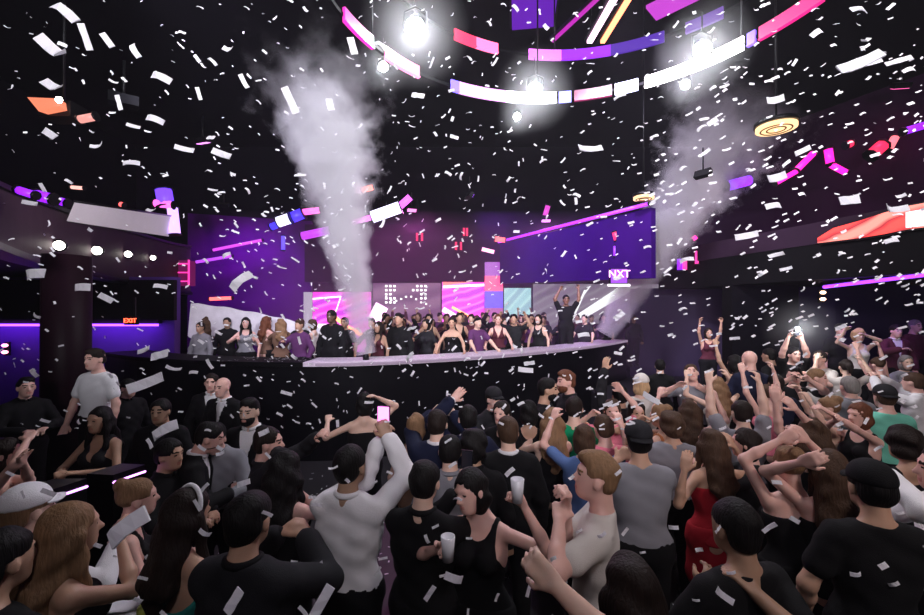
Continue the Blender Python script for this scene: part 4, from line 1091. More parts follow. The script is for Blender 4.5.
r_, h_ = P(596, 452, 'blond man in white T-shirt in profile holding a fist at his chest', H=1.84, face=68, skin='pink', hair='quiff', hc='sandy', top='tee', tc='cream', pose='drink', hands=((PX, 566, 505, -0.05), (PX, 559, 520, -0.12)), q=Q1, curl=0.95, head=(8, 8, 0))
P(641, 424, 'man in backwards dark cap and grey patterned T-shirt seen from behind', H=1.80, face=-6, skin='tan', hair='short', hc='black', top='tee', tc='grey', pose='clap', hat=('cap_back', 'charcoal'), q=Q1, lean=(6, 0))
P(712, 428, 'woman in red dress with long brown hair and one bare arm bent up', H=1.70, face=8, sex='f', skin='tan', hair='long', hc='brown', top='strapless', tc='red', bottom='skirt', bc='red', pose='left_up', hands=((0.30, 0.12, 1.55), (PX, 684, 470, -0.15)), q=Q1, curl=0.3)
P(738, 500, 'dark-haired man in black T-shirt low in front of the woman in red, elbow out', H=1.76, face=14, skin='olive', hair='short', hc='black', top='tee', tc='black', pose='drink', hands=((PX, 752, 590, -0.1), (PX, 700, 592, 0.0)), q=Q1, curl=0.6)
P(632, 556, 'person with dark maroon hair and top cut by the bottom edge below the white T-shirt', H=1.72, face=10, sex='f', skin='tan', hair='long', hc='dark', top='tee', tc='maroon', pose='down', q=Q1)
P(545, 640, 'person mostly below the photo edge stretching one bare forearm up at bottom centre', H=1.74, face=-18, skin='fair', hair='short', hc='brown', top='tee', tc='black', pose='right_up', hands=((PX, 556, 585, 0.22), None), d=1.13, q=Q1, curl=0.5)
P(552, 408, 'woman with very long honey-blonde hair seen from behind in front of the green shirt', H=1.68, face=4, sex='f', skin='fair', hair='wavy', hc='sandy', top='tank', tc='black', pose='clap', q=Q1)
P(574, 396, 'man in bright green T-shirt standing just behind the honey-blonde woman', H=1.74, face=-20, skin='fair', hair='short', hc='dark', top='tee', tc='green', pose='drink', q=0.012)
P(508, 416, 'man with short brown hair in black suit with white collar showing, seen from behind', H=1.76, face=0, skin='fair', hair='short', hc='brown', top='suit', tc='black', pose='down', q=Q1)
P(502, 400, 'woman with dark hair facing the camera behind the brown-haired suited man', H=1.68, face=150, sex='f', skin='pink', hair='bob', hc='dark', top='tee', tc='black', pose='down', q=0.012)
P(493, 387, 'man in dark jacket and flat grey cap at the foot of the stage', H=1.74, face=-150, skin='pink', hair='short', hc='dark', top='shirt', tc='charcoal', hat=('cap', 'charcoal'), pose='drink', q=0.012)
P(529, 400, 'person with black bobbed hair in black sleeveless top between the suit and the blonde', H=1.68, face=-8, sex='f', skin='tan', hair='bob', hc='black', top='tank', tc='black', pose='down', q=0.012)
P(437, 409, 'dark-haired man in navy jacket seen from behind, left of the raised watch hand', H=1.76, face=-6, skin='fair', hair='short', hc='dark', top='suit', tc='navy', pose='phone', q=Q1, hands=(None, None))
P(416, 413, 'person with shoulder-length sandy hair left of the man in navy jacket', H=1.66, face=-10, sex='f', skin='fair', hair='bob', hc='sandy', top='tank', tc='nude', pose='down', q=0.012)
P(468, 405, 'man in dark navy suit raising one hand with a watch high above his head', H=1.74, face=12, skin='pink', hair='short', hc='black', top='suit', tc='navy', pose='left_up', hands=(None, (PX, 452, 400, 0.06)), q=Q1, curl=0.25)
P(450, 434, 'broad man in pale grey shirt squeezed between the two navy jackets', H=1.70, face=2, skin='fair', hair='short', hc='black', top='shirt', tc='grey', pose='down', q=0.012)
P(364, 392, 'woman in short black dress with one arm stretched out sideways near the stage', H=1.70, face=18, sex='f', skin='fair', hair='bob', hc='black', top='strapless', tc='black', bottom='skirt', bc='black', pose='up', hands=((PX, 379, 398, 0.0), (PX, 328, 421, 0.1)), q=0.011, curl=0.3)
r_, h_ = P(424, 460, 'man in black jacket holding a dark phone up at chest height beside the white shirt', H=1.74, face=-16, skin='fair', hair='short', hc='black', top='shirt', tc='black', pose='phone', hands=((0.20, 0.30, 1.50), (0.08, 0.34, 1.42)), elb=((0.5, 0.0, -1), (-0.5, 0, -1)), q=Q1, curl=0.7)
phone(h_[0][0]+Vector((0, 0.03, 0.06)), -16, 'dark phone held at chest height beside the white shirt')
P(568, 370, 'tall ginger-haired bearded man facing sideways at the back of the floor', H=1.88, face=100, skin='pink', hair='quiff', hc='auburn', top='shirt', tc='charcoal', beard=True, pose='down', q=0.012)
P(546, 377, 'dark-haired bearded man leaning in towards the ginger bearded man', H=1.84, face=-110, skin='tan', hair='short', hc='black', top='tee', tc='black', beard=True, pose='drink', q=0.012)
P(612, 398, 'woman in pink top with a bare arm curled over the top of her head', H=1.68, face=165, sex='f', skin='pink', hair='bob', hc='brown', top='tee', tc='pink', pose='head_hands', hands=((PX, 590, 415, -0.15), (PX, 622, 391, 0.02)), q=0.012)
P(636, 400, 'woman with dark hair holding a pink phone case to her face', H=1.66, face=175, sex='f', skin='tan', hair='bob', hc='dark', top='strapless', tc='pink', pose='phone', q=0.012)
P(641, 374, 'person in pale straw-coloured cap with light shaggy hair in mid crowd', H=1.80, face=-30, skin='fair', hair='bob', hc='blonde', top='tee', tc='cream', hat=('cap', 'cream'), pose='drink', q=0.012)
P(620, 385, 'man in dark patterned shirt reaching one hand far up in front of the counter', H=1.74, face=-6, skin='tan', hair='short', hc='black', top='shirt', tc='charcoal', pose='left_up', hands=(None, (PX, 604, 358, 0.05)), q=0.012, curl=0.2)
P(694, 364, 'man tilting his face up with both open hands raised beside him', H=1.84, face=155, skin='pink', hair='short', hc='brown', top='tee', tc='grey', pose='cheer', hands=((PX, 676, 386, -0.2), (PX, 707, 392, -0.2)), q=0.012, curl=0.15, head=(0, 18, 12))
P(718, 377, 'woman with long light-brown hair seen from behind, next to the bald man', H=1.72, face=4, sex='f', skin='fair', hair='wavy', hc='sandy', top='tank', tc='cream', pose='cheer', q=0.012)
P(750, 350, 'bald man in dark navy jacket seen from behind on the right step', H=1.86, base=0.2, face=-4, skin='pink', hair='bald', top='shirt', tc='navy', pose='drink', q=0.012)
P(708, 345, 'reddish-lit woman with both slender arms raised in the dark behind the crowd', H=1.66, base=0.54, d=9.6, face=170, sex='f', skin='tan', hair='bob', hc='dark', top='tank', tc='maroon', pose='up', q=0.014)
r_, h_ = P(793, 346, 'dark figure holding a phone torch overhead with both arms', H=1.80, base=0.2, d=6.9, face=172, skin='pink', hair='short', hc='black', top='tee', tc='black', pose='up', hands=((PX, 789, 332, -0.2), (PX, 801, 332, -0.2)), q=0.013)
mid = (h_[0][0]+h_[1][0])/2; phone(mid+Vector((0, -0.05, 0.06)), 0, 'phone with blazing white torch held overhead at the back right', None, False)
o = MB().lathe([(0.035, 0), (0.03, 0.01), (0.008, 0.014)], (0, 0, 0), 14, Matrix.Rotation(PI/2, 3, 'X')).build('torch_light', glow('g_torch', (0.95, 0.97, 1.0), 40)); o.location = mid+Vector((0, -0.066, 0.08)); lamp_light('torch_beam', 'POINT', mid+Vector((0, -0.14, 0.10)), (0.95, 0.97, 1.0), 14, 0.03).parent = None
GLARE_MIST.append((mid+Vector((0, -0.12, 0.09)), 0.55))
tag(o, 'blazing white light shining from the raised phone', 'light')
P(840, 323, 'dark-haired man in black at the back right below the warm wall lamp', H=1.80, base=0.54, d=8.4, face=165, skin='pink', hair='short', hc='black', top='tee', tc='black', pose='down', q=0.014)
P(858, 346, 'woman with curly blonde hair and one forearm across her face, back right', H=1.70, base=0.54, d=7.9, face=160, sex='f', skin='fair', hair='curly', hc='blonde', top='tank', tc='cream', pose='cheer', hands=(None, (0.0, 0.25, 1.65)), q=0.013)
P(895, 329, 'man with reddish-lit face and dark jacket over pale shirt at back right', H=1.78, base=0.54, d=8.2, face=170, skin='pink', hair='short', hc='dark', top='suit', tc='maroon', pose='drink', q=0.014)
P(914, 321, 'tall dim man with greyish face at the far right back', H=1.86, base=0.54, d=8.8, face=-175, skin='fair', hair='short', hc='grey', top='tee', tc='maroon', pose='down', q=0.014)
P(770, 340, 'man in black leaning beside the phone torch holder', H=1.76, base=0.2, d=7.1, face=30, skin='tan', hair='short', hc='black', top='tee', tc='black', pose='drink', q=0.014)
P(820, 346, 'man with short dark hair turned left just below the phone torch', H=1.76, base=0.2, d=6.7, face=110, skin='pink', hair='short', hc='dark', top='tee', tc='cream', pose='clap', q=0.013)
P(846, 354, 'woman with dark ponytail in a cream top, back right crowd', H=1.66, base=0.2, d=6.3, face=-20, sex='f', skin='fair', hair='pony', hc='dark', top='tee', tc='cream', pose='cheer', q=0.013)
P(878, 350, 'woman with brown bun in dark top behind the right crowd', H=1.66, base=0.2, d=6.6, face=10, sex='f', skin='pink', hair='bun', hc='brown', top='tank', tc='black', pose='up', q=0.013)
P(794, 366, 'man with swept-back black hair and smiling face turned to the camera', H=1.82, face=150, skin='pink', hair='quiff', hc='black', top='tee', tc='black', pose='phone', q=0.012)
P(815, 368, 'fair man with pink face beside the swept-back black hair', H=1.80, face=-140, skin='pink', hair='short', hc='sandy', top='shirt', tc='cream', pose='clap', q=0.012)
P(850, 376, 'man with silver grey hair seen from behind in the right crowd', H=1.80, face=-10, skin='pink', hair='short', hc='grey', top='shirt', tc='grey', pose='drink', q=0.012)
P(915, 372, 'man in bright white shirt cut by the right edge of the photo', H=1.80, face=25, skin='pink', hair='short', hc='brown', top='shirt', tc='white', pose='phone', q=0.012)
P(885, 385, 'person in flat brown cap and mint green shirt at the right', H=1.80, face=-14, skin='pink', hair='short', hc='brown', top='tee', tc='mint', hat=('cap_back', 'charcoal'), pose='drink', q=Q1)
P(860, 402, 'woman with dark red hair and hands clasped behind the mint green shirt', H=1.70, face=100, sex='f', skin='pink', hair='bob', hc='auburn', top='tank', tc='black', pose='cheer', hands=((PX, 835, 420, -0.1), (PX, 828, 412, -0.1)), q=Q1)
P(905, 428, 'person with big round dark brown hair in front of the mint green shirt', H=1.72, face=-4, sex='f', skin='tan', hair='curly', hc='dark', top='tank', tc='black', pose='down', q=Q1)
P(872, 462, 'broad man in dark cap and black T-shirt seen from behind at the lower right', H=1.82, face=-10, skin='tan', hair='short', hc='black', top='tee', tc='black', hat=('cap', 'black'), pose='drink', hands=(None, None), q=Q1)
P(948, 446, 'man at the right edge stretching a white-sleeved arm inwards over the dark cap', H=1.84, face=60, skin='pink', hair='short', hc='dark', top='shirt', tc='white', pose='drink', hands=(None, (PX, 884, 474, 0.05)), q=Q1)
P(812, 418, 'bare-shouldered woman with brown hair whose raised arms cross over her head', H=1.70, face=0, sex='f', skin='pink', hair='wavy', hc='brown', top='strapless', tc='black', bottom='skirt', pose='up', hands=((PX, 788, 398, 0.0), (PX, 772, 392, 0.0)), q=Q1, curl=0.3)
P(790, 446, 'bare-backed woman with both elbows lifted wide, hands behind her hair', H=1.72, face=-6, sex='f', skin='pink', hair='bun', hc='sandy', top='strapless', tc='black', bottom='skirt', pose='head_hands', hands=((PX, 806, 440, 0.05), (PX, 780, 440, 0.0)), q=Q1)
P(832, 450, 'woman in black top stretching a bare arm diagonally down to the right', H=1.74, face=-30, sex='f', skin='pink', hair='long', hc='brown', top='strapless', tc='black', bottom='skirt', pose='cheer', hands=((PX, 872, 520, 0.05), (PX, 800, 462, -0.1)), q=Q1)
P(748, 428, 'person with dark bob and hand at chin left of the raised bare arms', H=1.66, face=60, sex='f', skin='pink', hair='bob', hc='dark', top='tee', tc='charcoal', pose='clap', q=0.012)
P(690, 398, 'woman with chestnut hair and bare shoulders before the man with open hands', H=1.66, face=-20, sex='f', skin='pink', hair='wavy', hc='brown', top='strapless', tc='plum', pose='cheer', q=0.012)
P(662, 404, 'fair woman in orange top with clasped hands right of the straw-coloured cap', H=1.66, face=30, sex='f', skin='fair', hair='bun', hc='sandy', top='tank', tc='orange', pose='clap', q=0.012)
P(672, 412, 'curly-haired person in pale grey right of the backwards cap', H=1.68, face=-14, skin='tan', hair='curly', hc='brown', top='tee', tc='grey', pose='down', q=0.012)
P(742, 400, 'dark-haired man in grey T-shirt with arms up under the bald man', H=1.74, face=-6, skin='fair', hair='short', hc='dark', top='tee', tc='grey', pose='up', q=0.012)
P(768, 384, 'pale-armed woman in dusty pink below the phone torch', H=1.70, face=10, sex='f', skin='pink', hair='pony', hc='brown', top='tank', tc='pink', pose='up', q=0.012)
P(830, 396, 'bare-armed woman with sandy bun reaching forward in the right crowd', H=1.70, face=60, sex='f', skin='fair', hair='bun', hc='sandy', top='tank', tc='cream', pose='cheer', q=0.012)
P(584, 424, 'woman in pale blue T-shirt with thin pale scarf beside the green shirt', H=1.66, face=-20, sex='f', skin='pink', hair='bob', hc='brown', top='tee', tc='blue', pose='cheer', q=0.012)
P(604, 414, 'person in pink T-shirt with cropped brown hair behind the blond profile', H=1.68, face=10, skin='pink', hair='short', hc='brown', top='tee', tc='pink', pose='drink', q=0.012)
P(660, 362, 'man with dark hair in a dark jacket at the back beneath the smoke plume', H=1.74, d=7.4, face=-20, base=0.0, skin='fair', hair='short', hc='black', top='shirt', tc='black', pose='down', q=0.014)
P(735, 360, 'woman with dark hair in black half hidden left of the bald man', H=1.70, base=0.2, d=6.6, face=20, sex='f', skin='tan', hair='long', hc='black', top='tank', tc='black', pose='left_up', q=0.014)
P(776, 374, 'person in black shirt with cropped hair directly right of the bald man', H=1.76, face=-12, skin='tan', hair='short', hc='dark', top='shirt', tc='navy', pose='drink', q=0.013)
P(905, 352, 'woman with pale hair and crossed arms at the far right back row', H=1.68, base=0.2, d=6.8, face=160, sex='f', skin='fair', hair='bob', hc='grey', top='blouse', tc='grey', pose='clap', q=0.013)
P(474, 430, 'man with wet black hair and black shirt just left of the suited man', H=1.70, face=-10, skin='olive', hair='curly', hc='black', top='shirt', tc='black', pose='down', q=0.012)

# ======== left side
r_, h_ = P(97, 348, 'man in plain white T-shirt and black trousers standing upright on the left platform', H=1.757, base=0.4, face=172, skin='pink', hair='quiff', hc='dark', top='tee', tc='white', pose='down', hands=((0.29, 0.10, 0.86), None), d=4.9, q=0.010)
P(128, 379, 'man in black sweater in profile right of the man in white T-shirt', H=1.70, d=5.55, face=-110, skin='pink', hair='short', hc='black', top='shirt', tc='black', pose='down', q=0.011)
P(26, 374, 'man in black with short dark hair turned right at the far left', H=1.78, base=0.0, d=5.2, face=-120, skin='pink', hair='quiff', hc='black', top='shirt', tc='black', pose='read', q=0.012)
P(102, 417, 'seated woman with long dark hair and dark mesh sleeves in front of the white T-shirt', H=1.70, base=0.4, d=3.98, face=176, sex='f', skin='tan', hair='long', hc='black', top='vneck', tc='charcoal', bottom='skirt', pose='lap', sit=True, q=0.011)
b_ = empty('bench', (-3.42, 4.12, 0.4)); tag(b_, 'low black upholstered bench under the seated dark-haired woman', 'bench')
MB().box((0, 0, 0.30), (1.5, 0.42, 0.16)).build('seat', mat('bench_vinyl', (0.02, 0.012, 0.016), 0.4), b_)
for sx in (-0.6, 0.6): MB().box((sx, 0, 0.11), (0.08, 0.34, 0.22)).build('leg', M_METAL, b_)
P(2, 438, 'woman with bare arms reaching up and right at the left edge', H=1.66, face=-60, sex='f', skin='pink', hair='bob', hc='dark', top='strapless', tc='black', bottom='skirt', pose='cheer', hands=((PX, 28, 440, 0.05), (PX, 24, 462, -0.1)), q=0.011, curl=0.3)
P(188, 420, 'dark-haired man in black with pale collar bent over beside the capped person', H=1.72, face=-70, skin='pink', hair='short', hc='black', top='suit', tc='black', pose='read', q=0.011, lean=(10, 0), head=(0, -18, 0))
r_, h_ = P(218, 418, 'person in black cap and grey shirt looking down at a glowing phone', H=1.68, face=-165, skin='pink', hair='short', hc='black', top='shirt', tc='grey', hat=('cap', 'black'), pose='read', q=0.011, head=(0, -25, 0))
mid = (h_[0][0]+h_[1][0])/2; phone(mid+Vector((0, -0.02, 0.05)), -165, 'small phone held by the person in black cap')
P(224, 377, 'man with shaved head in black suit, white shirt and black tie', H=1.76, d=5.3, face=168, skin='pink', hair='bald', top='suit', tc='black', tie='black', pose='down', q=0.011)
P(212, 374, 'man half hidden behind the shaven-headed man in suit', H=1.74, d=5.75, face=-160, skin='pink', hair='short', hc='dark', top='suit', tc='black', pose='down', q=0.013)
P(251, 397, 'man with black quiff and dark beard in black suit and open white shirt', H=1.78, face=178, skin='fair', hair='quiff', hc='black', top='suit', tc='black', beard=True, pose='down', q=0.011)
P(266, 426, 'man in black seen in right-facing profile with hand at his mouth', H=1.72, face=-80, skin='pink', hair='short', hc='dark', top='shirt', tc='charcoal', pose='phone', hands=((PX, 276, 452, 0.0), None), q=0.011)
P(184, 488, 'dark-haired woman in green dress and white headband with one bare arm lowered', H=1.72, face=-25, sex='f', skin='tan', hair='long', hc='dark', top='backless', tc='teal', bottom='skirt', bc='teal', hat=('band', 'white'), pose='down', hands=((0.28, 0.1, 0.84), None), q=Q1)
P(247, 492, 'broad man in dark jacket and dark hair seen from behind at lower left', H=1.80, face=-8, skin='tan', hair='short', hc='black', top='suit', tc='charcoal', under='black', pose='clap', q=Q1)
P(284, 452, 'woman with long black hair and a bare right elbow raised beside the aisle', H=1.70, face=-12, sex='f', skin='pink', hair='wavy', hc='black', top='tank', tc='black', pose='drink', hands=((PX, 300, 492, 0.15), None), q=Q1)
P(66, 502, 'blonde woman with thick tousled hair turned away at the lower left', H=1.74, face=-35, sex='f', skin='tan', hair='wavy', hc='sandy', top='backless', tc='black', bottom='skirt', pose='drink', hands=((PX, 122, 540, 0.25), None), q=Q1)
P(124, 480, 'woman with light brown hair standing behind the white table', H=1.60, face=-55, lean=(6, 0), sex='f', skin='pink', hair='bun', hc='sandy', top='tank', tc='black', pose='read', q=0.011)
P(-4, 530, 'person in black at the lower left corner with black hair', H=1.74, face=-14, skin='tan', hair='short', hc='black', top='tee', tc='black', pose='down', q=Q1)
P(24, 486, 'person in white shirt and white cap between the blonde woman and the left edge', H=1.72, face=-20, skin='fair', hair='short', hc='sandy', top='shirt', tc='white', hat=('cap', 'white'), pose='drink', q=0.011)
P(168, 438, 'man in black bending down between the violet ledge and the capped person', H=1.64, face=-100, skin='tan', hair='short', hc='black', top='shirt', tc='black', pose='read', q=0.012)
P(162, 398, 'dark-haired man in black right of the black sweater, almost lost in shadow', H=1.72, face=-170, skin='olive', hair='short', hc='black', top='suit', tc='black', under='charcoal', pose='down', q=0.014)

# ======== on the stage, behind the counter (floor 0.75)
ST = 0.75
def S_(px, d, label, **k):
    X0 = (px-462)*d/FPX
    cy = min(CS, key=lambda c: abs(c[0]-X0))[1]+1.02
    for _ in range(3):
        if d < cy: d = cy+0.02; cy = min(CS, key=lambda c: abs(c[0]-(px-462)*d/FPX))[1]+1.02
    k.setdefault('q', 0.016); k.setdefault('base', ST); H = k.pop('H', 1.72)
    return person(px, 0, label, H=H, d=d, **k)
S_(452, 9.0, 'woman in dark strapless top behind the counter below the magenta screen', face=176, sex='f', skin='tan', hair='pony', hc='dark', top='strapless', tc='black', pose='counter', H=1.70)
S_(498, 9.6, 'woman in deep-necked dark vest with hair tied up behind the counter centre', face=178, sex='f', skin='pink', hair='bun', hc='auburn', top='vneck', tc='maroon', pose='counter', H=1.76)
mt = S_(566, 10.9, 'tall dark figure on the stage with both hands on top of the head', face=175, skin='brown', hair='short', hc='black', top='tee', tc='black', pose='cheer', base=1.15, H=1.86, hands=((0.16, 0.0, 1.86), (-0.30, 0.05, 1.88)))
o = MB().box((0, 0, 0.2), (0.8, 0.6, 0.4)).build('riser', M_BLACK); o.location = (at(566, 0, 10.9).x, 10.9, 0.75); tag(o, 'black box riser under the tall figure with hands on head', 'riser')
S_(332, 8.3, 'big dark silhouette standing tall left of the smoke column', face=160, skin='dark', hair='short', hc='black', top='suit', tc='black', under='black', pose='down', base=ST, H=1.86)
S_(246, 8.9, 'woman with long dark hair in sparkly grey left of the canopy', face=-160, sex='f', skin='pink', hair='long', hc='black', top='tank', tc='grey', pose='drink', H=1.70)
S_(201, 8.9, 'man in grey patterned shirt at the far left of the stage', face=170, skin='tan', hair='short', hc='dark', top='shirt', tc='grey', pose='down', H=1.60)
S_(266, 9.3, 'woman with long auburn hair and bare arms at the left of the stage', face=-30, sex='f', skin='pink', hair='long', hc='auburn', top='tank', tc='nude', pose='drink', H=1.72)
S_(281, 8.8, 'woman with dark blonde hair in brown top under the draped canopy', face=30, sex='f', skin='pink', hair='wavy', hc='sandy', top='tee', tc='nude', pose='clap', H=1.68)
S_(313, 9.0, 'woman in pale top turned sideways just left of the big silhouette', face=80, sex='f', skin='fair', hair='bob', hc='brown', top='tank', tc='cream', pose='drink', H=1.66)
S_(345, 9.2, 'man in black right behind the left smoke column', face=170, skin='olive', hair='short', hc='black', top='tee', tc='black', pose='down', H=1.70)
rs = random.Random(21)
n_st = 0
rows = [(8.5, 378, 445, 18), (9.1, 392, 520, 16), (8.3, 220, 345, 21), (9.9, 372, 600, 15), (11.0, 385, 640, 15), (12.1, 380, 610, 16), (13.2, 392, 560, 17), (9.3, 516, 560, 16), (10.9, 590, 646, 16), (9.0, 215, 352, 19), (9.7, 205, 352, 19), (14.2, 395, 640, 16)]
used_px = [(452, 9.0), (498, 9.6), (566, 10.9), (332, 8.3), (246, 8.9), (201, 8.9), (262, 9.0), (281, 8.8), (313, 9.0), (345, 9.2)]
for (d0, a, b, st) in rows:
    x = a+rs.uniform(0, 6)
    while x < b:
        d = d0+rs.uniform(-0.2, 0.2)
        X_ = (x-462)*d/FPX
        for _ in range(3): d = max(d, min(CS, key=lambda c: abs(c[0]-(x-462)*d/FPX))[1]+1.04); X_ = (x-462)*d/FPX
        if all(abs((u-462)*dd/FPX-X_) > 0.42 or abs(dd-d) > 0.55 for u, dd in used_px) and not (d < 9.7 and abs(x-452) < 17) and not (d < 10.2 and abs(x-498) < 15) and not (d < 11.5 and abs(x-566) < 14):
            sx = rs.choice('mf')
            S_(x, d, 'dark-clad reveller packed among the others behind the curved stage counter', face=rs.choice((180, 165, 195, 150, 210, 20)), sex=sx, skin=rs.choice(('pink', 'tan', 'olive', 'fair', 'brown')),
               hair=rs.choice(('short', 'short', 'quiff') if sx == 'm' else ('long', 'bob', 'bun', 'wavy')), hc=rs.choice(('black', 'dark', 'brown', 'black')),
               top=rs.choice(('tee', 'shirt') if sx == 'm' else ('tank', 'tee', 'vneck')), tc=rs.choice(('black', 'charcoal', 'plum', 'black', 'maroon')),
               pose=rs.choice(('down', 'drink', 'clap', 'cheer', 'phone', 'counter', 'up') if rs.random() < 0.55 else ('down', 'drink', 'counter')), H=rs.uniform(1.62, 1.80), q=0.02, grp='packed guests on the stage')
            used_px.append((x, d)); n_st += 1
        x += st*rs.uniform(0.75, 1.15)
# right end of the stage, beyond the plume
print('PEOPLE', NP[0], 'stage', n_st)
PEOPLE = [o for o in bpy.data.objects if o.name.startswith('person')]
for i, a in enumerate(PEOPLE):
    for b in PEOPLE[i+1:]:
        v = (a.location-b.location); v.z = 0
        if v.length < 0.36: print('CLOSE %.2f' % v.length, a['label'][:44], '|', b['label'][:44])
# ------------------------------------------------------------------ light
house_lamp((4.5, -1.5, 6.2), (3.2, 4.5, 1.2), 480, 0.35, 'house spotlight hanging above and behind the right side of the audience', (1, 0.86, 0.84))
house_lamp((0.3, -2.0, 6.6), (0.6, 4.0, 1.2), 190, 0.35, 'house spotlight hanging above and behind the middle of the audience', (0.96, 0.90, 1.0))
house_lamp((-4.0, -1.0, 6.2), (-2.5, 4.0, 1.2), 26, 0.35, 'house spotlight hanging above and behind the left side of the audience', (1, 0.86, 0.84))
house_lamp((0.5, 2.5, 7.6), (0.0, 9.0, 1.6), 110, 0.4, 'house spotlight over the dance floor aimed at the stage', (0.85, 0.65, 1.0), 70)
house_lamp((-3.0, -2.5, 4.4), (-3.6, 5.0, 6.6), 2100, 0.3, 'spotlight behind the camera throwing light up into the confetti on the left', (0.93, 0.92, 1.0), 85)  # this and the next two are extra spots, added to brighten the confetti
house_lamp((3.0, -2.5, 4.4), (3.6, 5.0, 6.6), 2100, 0.3, 'spotlight behind the camera throwing light up into the confetti on the right', (0.97, 0.92, 0.97), 85)
house_lamp((0.2, -2.8, 4.4), (0.3, 6.0, 5.2), 1700, 0.3, 'spotlight behind the camera throwing light up into the central confetti', (0.96, 0.92, 1.0), 75)
def wash(loc, tgt, col, energy, size, sx=None, sy=None, spread=None):
    e = empty('wash_light', loc); tag(e, None, None)
    return e
def wash_lamp(loc, tgt, col, energy, label, spot=90, soft=0.3):
    e = empty('wash_light', loc); tag(e, label, 'wash light')
    d_ = (Vector(tgt)-Vector(loc)).normalized(); q = d_.to_track_quat('Z', 'Y').to_matrix()
    MB().box((0, 0, 0), (0.3, 0.14, 0.1), q).build('housing', M_METAL, e)
    MB().box(d_*0.055, (0.26, 0.10, 0.01), q).build('lens', glow('g_wash_%d_%d' % (int(col[0]*99), int(col[2]*99)), col, 2.0), e)
    MB().tube([(0, 0, 0.0), (0, 0, 0.5)], 0.015, 5).build('bracket', M_METAL, e)
    lamp_light('wash_beam', 'SPOT', d_*0.10, col, energy, soft, aim((0, 0, 0), d_), spot, 0.9, parent=e)
wash_lamp((-7.5, 13.2, 5.9), (-7.8, 15.6, 3.0), (0.50, 0.08, 1.0), 600, 'violet wash light over the left end of the stage', 120)
wash_lamp((-2.5, 13.0, 5.9), (-2.5, 15.2, 4.2), (0.9, 0.15, 0.65), 130, 'magenta wash light high over the lilac stage screen', 120)
wash_lamp((0.2, 11.0, 5.6), (2.7, 12.0, 4.1), (0.34, 0.06, 1.0), 330, 'blue-violet wash light aimed at the right stage balcony', 110)
wash_lamp((-1.5, 12.5, 5.6), (-0.5, 9.2, 1.9), (0.95, 0.2, 0.75), 160, 'magenta wash light over the packed stage', 120)
wash_lamp((2.6, 13.0, 5.4), (2.5, 10.6, 1.7), (0.9, 0.25, 0.95), 150, 'pink-violet wash light over the right half of the stage', 120)
wash_lamp((-5.2, 8.4, 6.0), (-4.8, 9.6, 1.9), (0.9, 0.75, 0.95), 130, 'pale wash light over the draped canopy', 90)
wash_lamp((8.6, 8.2, 7.0), (8.8, 9.6, 4.6), (0.9, 0.10, 0.35), 55, 'crimson wash light on the right upper wall', 130)
wash_lamp((-4.2, 5.2, 5.2), (-6.8, 8.6, 3.9), (0.95, 0.65, 0.8), 90, 'pale wash light aimed at the left balcony front', 120)
wash_lamp((4.6, 8.0, 5.2), (6.9, 9.4, 4.1), (0.95, 0.55, 0.8), 50, 'pale wash light aimed at the right balcony ledge', 120)

# ------------------------------------------------------------------ haze and smoke
def vol_mat(name, dens, col, jet=None, aniso=0.2):
    m = bpy.data.materials.new(name); m.use_nodes = True; nt = m.node_tree; nt.nodes.clear()
    out = nt.nodes.new('ShaderNodeOutputMaterial'); v = nt.nodes.new('ShaderNodeVolumeScatter')
    v.inputs['Color'].default_value = (*col, 1); v.inputs['Density'].default_value = dens; v.inputs['Anisotropy'].default_value = aniso
    nt.links.new(v.outputs['Volume'], out.inputs['Volume'])
    if jet:
        L, r0, r1 = jet     # local z runs along the jet, radius grows r0 -> r1
        def math_(op, a, b=None, c=None):
            n = nt.nodes.new('ShaderNodeMath'); n.operation = op
            for i, x in enumerate((a, b, c)):
                if x is None: continue
                if isinstance(x, (int, float)): n.inputs[i].default_value = x
                else: nt.links.new(x, n.inputs[i])
            return n.outputs[0]
        tc = nt.nodes.new('ShaderNodeTexCoord'); sep = nt.nodes.new('ShaderNodeSeparateXYZ'); nt.links.new(tc.outputs['Object'], sep.inputs[0])
        X, Y, Z = sep.outputs
        no = nt.nodes.new('ShaderNodeTexNoise'); no.inputs['Scale'].default_value = 2.1; no.inputs['Detail'].default_value = 4; no.inputs['Roughness'].default_value = 0.6
        nt.links.new(tc.outputs['Object'], no.inputs['Vector'])
        t = math_('DIVIDE', Z, L)
        R = math_('ADD', math_('MULTIPLY', math_('POWER', math_('MAXIMUM', t, 0.0), 1.25), r1-r0), r0)
        rad = math_('SQRT', math_('ADD', math_('MULTIPLY', X, X), math_('MULTIPLY', Y, Y)))
        q = math_('DIVIDE', rad, R)
        q2 = math_('ADD', q, math_('MULTIPLY', math_('SUBTRACT', no.outputs['Fac'], 0.5), math_('ADD', math_('MULTIPLY', t, 2.6), 0.4)))
        f = math_('SUBTRACT', 1.0, q2)
        f = math_('MINIMUM', math_('MAXIMUM', math_('MULTIPLY', f, 2.2), 0.0), 1.0)
        # thinner as it spreads, fading out at the tip
        th = math_('DIVIDE', r0*2.2, math_('ADD', R, r0*1.2))
        tip = math_('MINIMUM', math_('MAXIMUM', math_('MULTIPLY', math_('SUBTRACT', 1.0, t), 3.0), 0.0), 1.0)
        dd = math_('MULTIPLY', math_('MULTIPLY', math_('MULTIPLY', f, th), tip), dens)
        nt.links.new(dd, v.inputs['Density'])
    return m
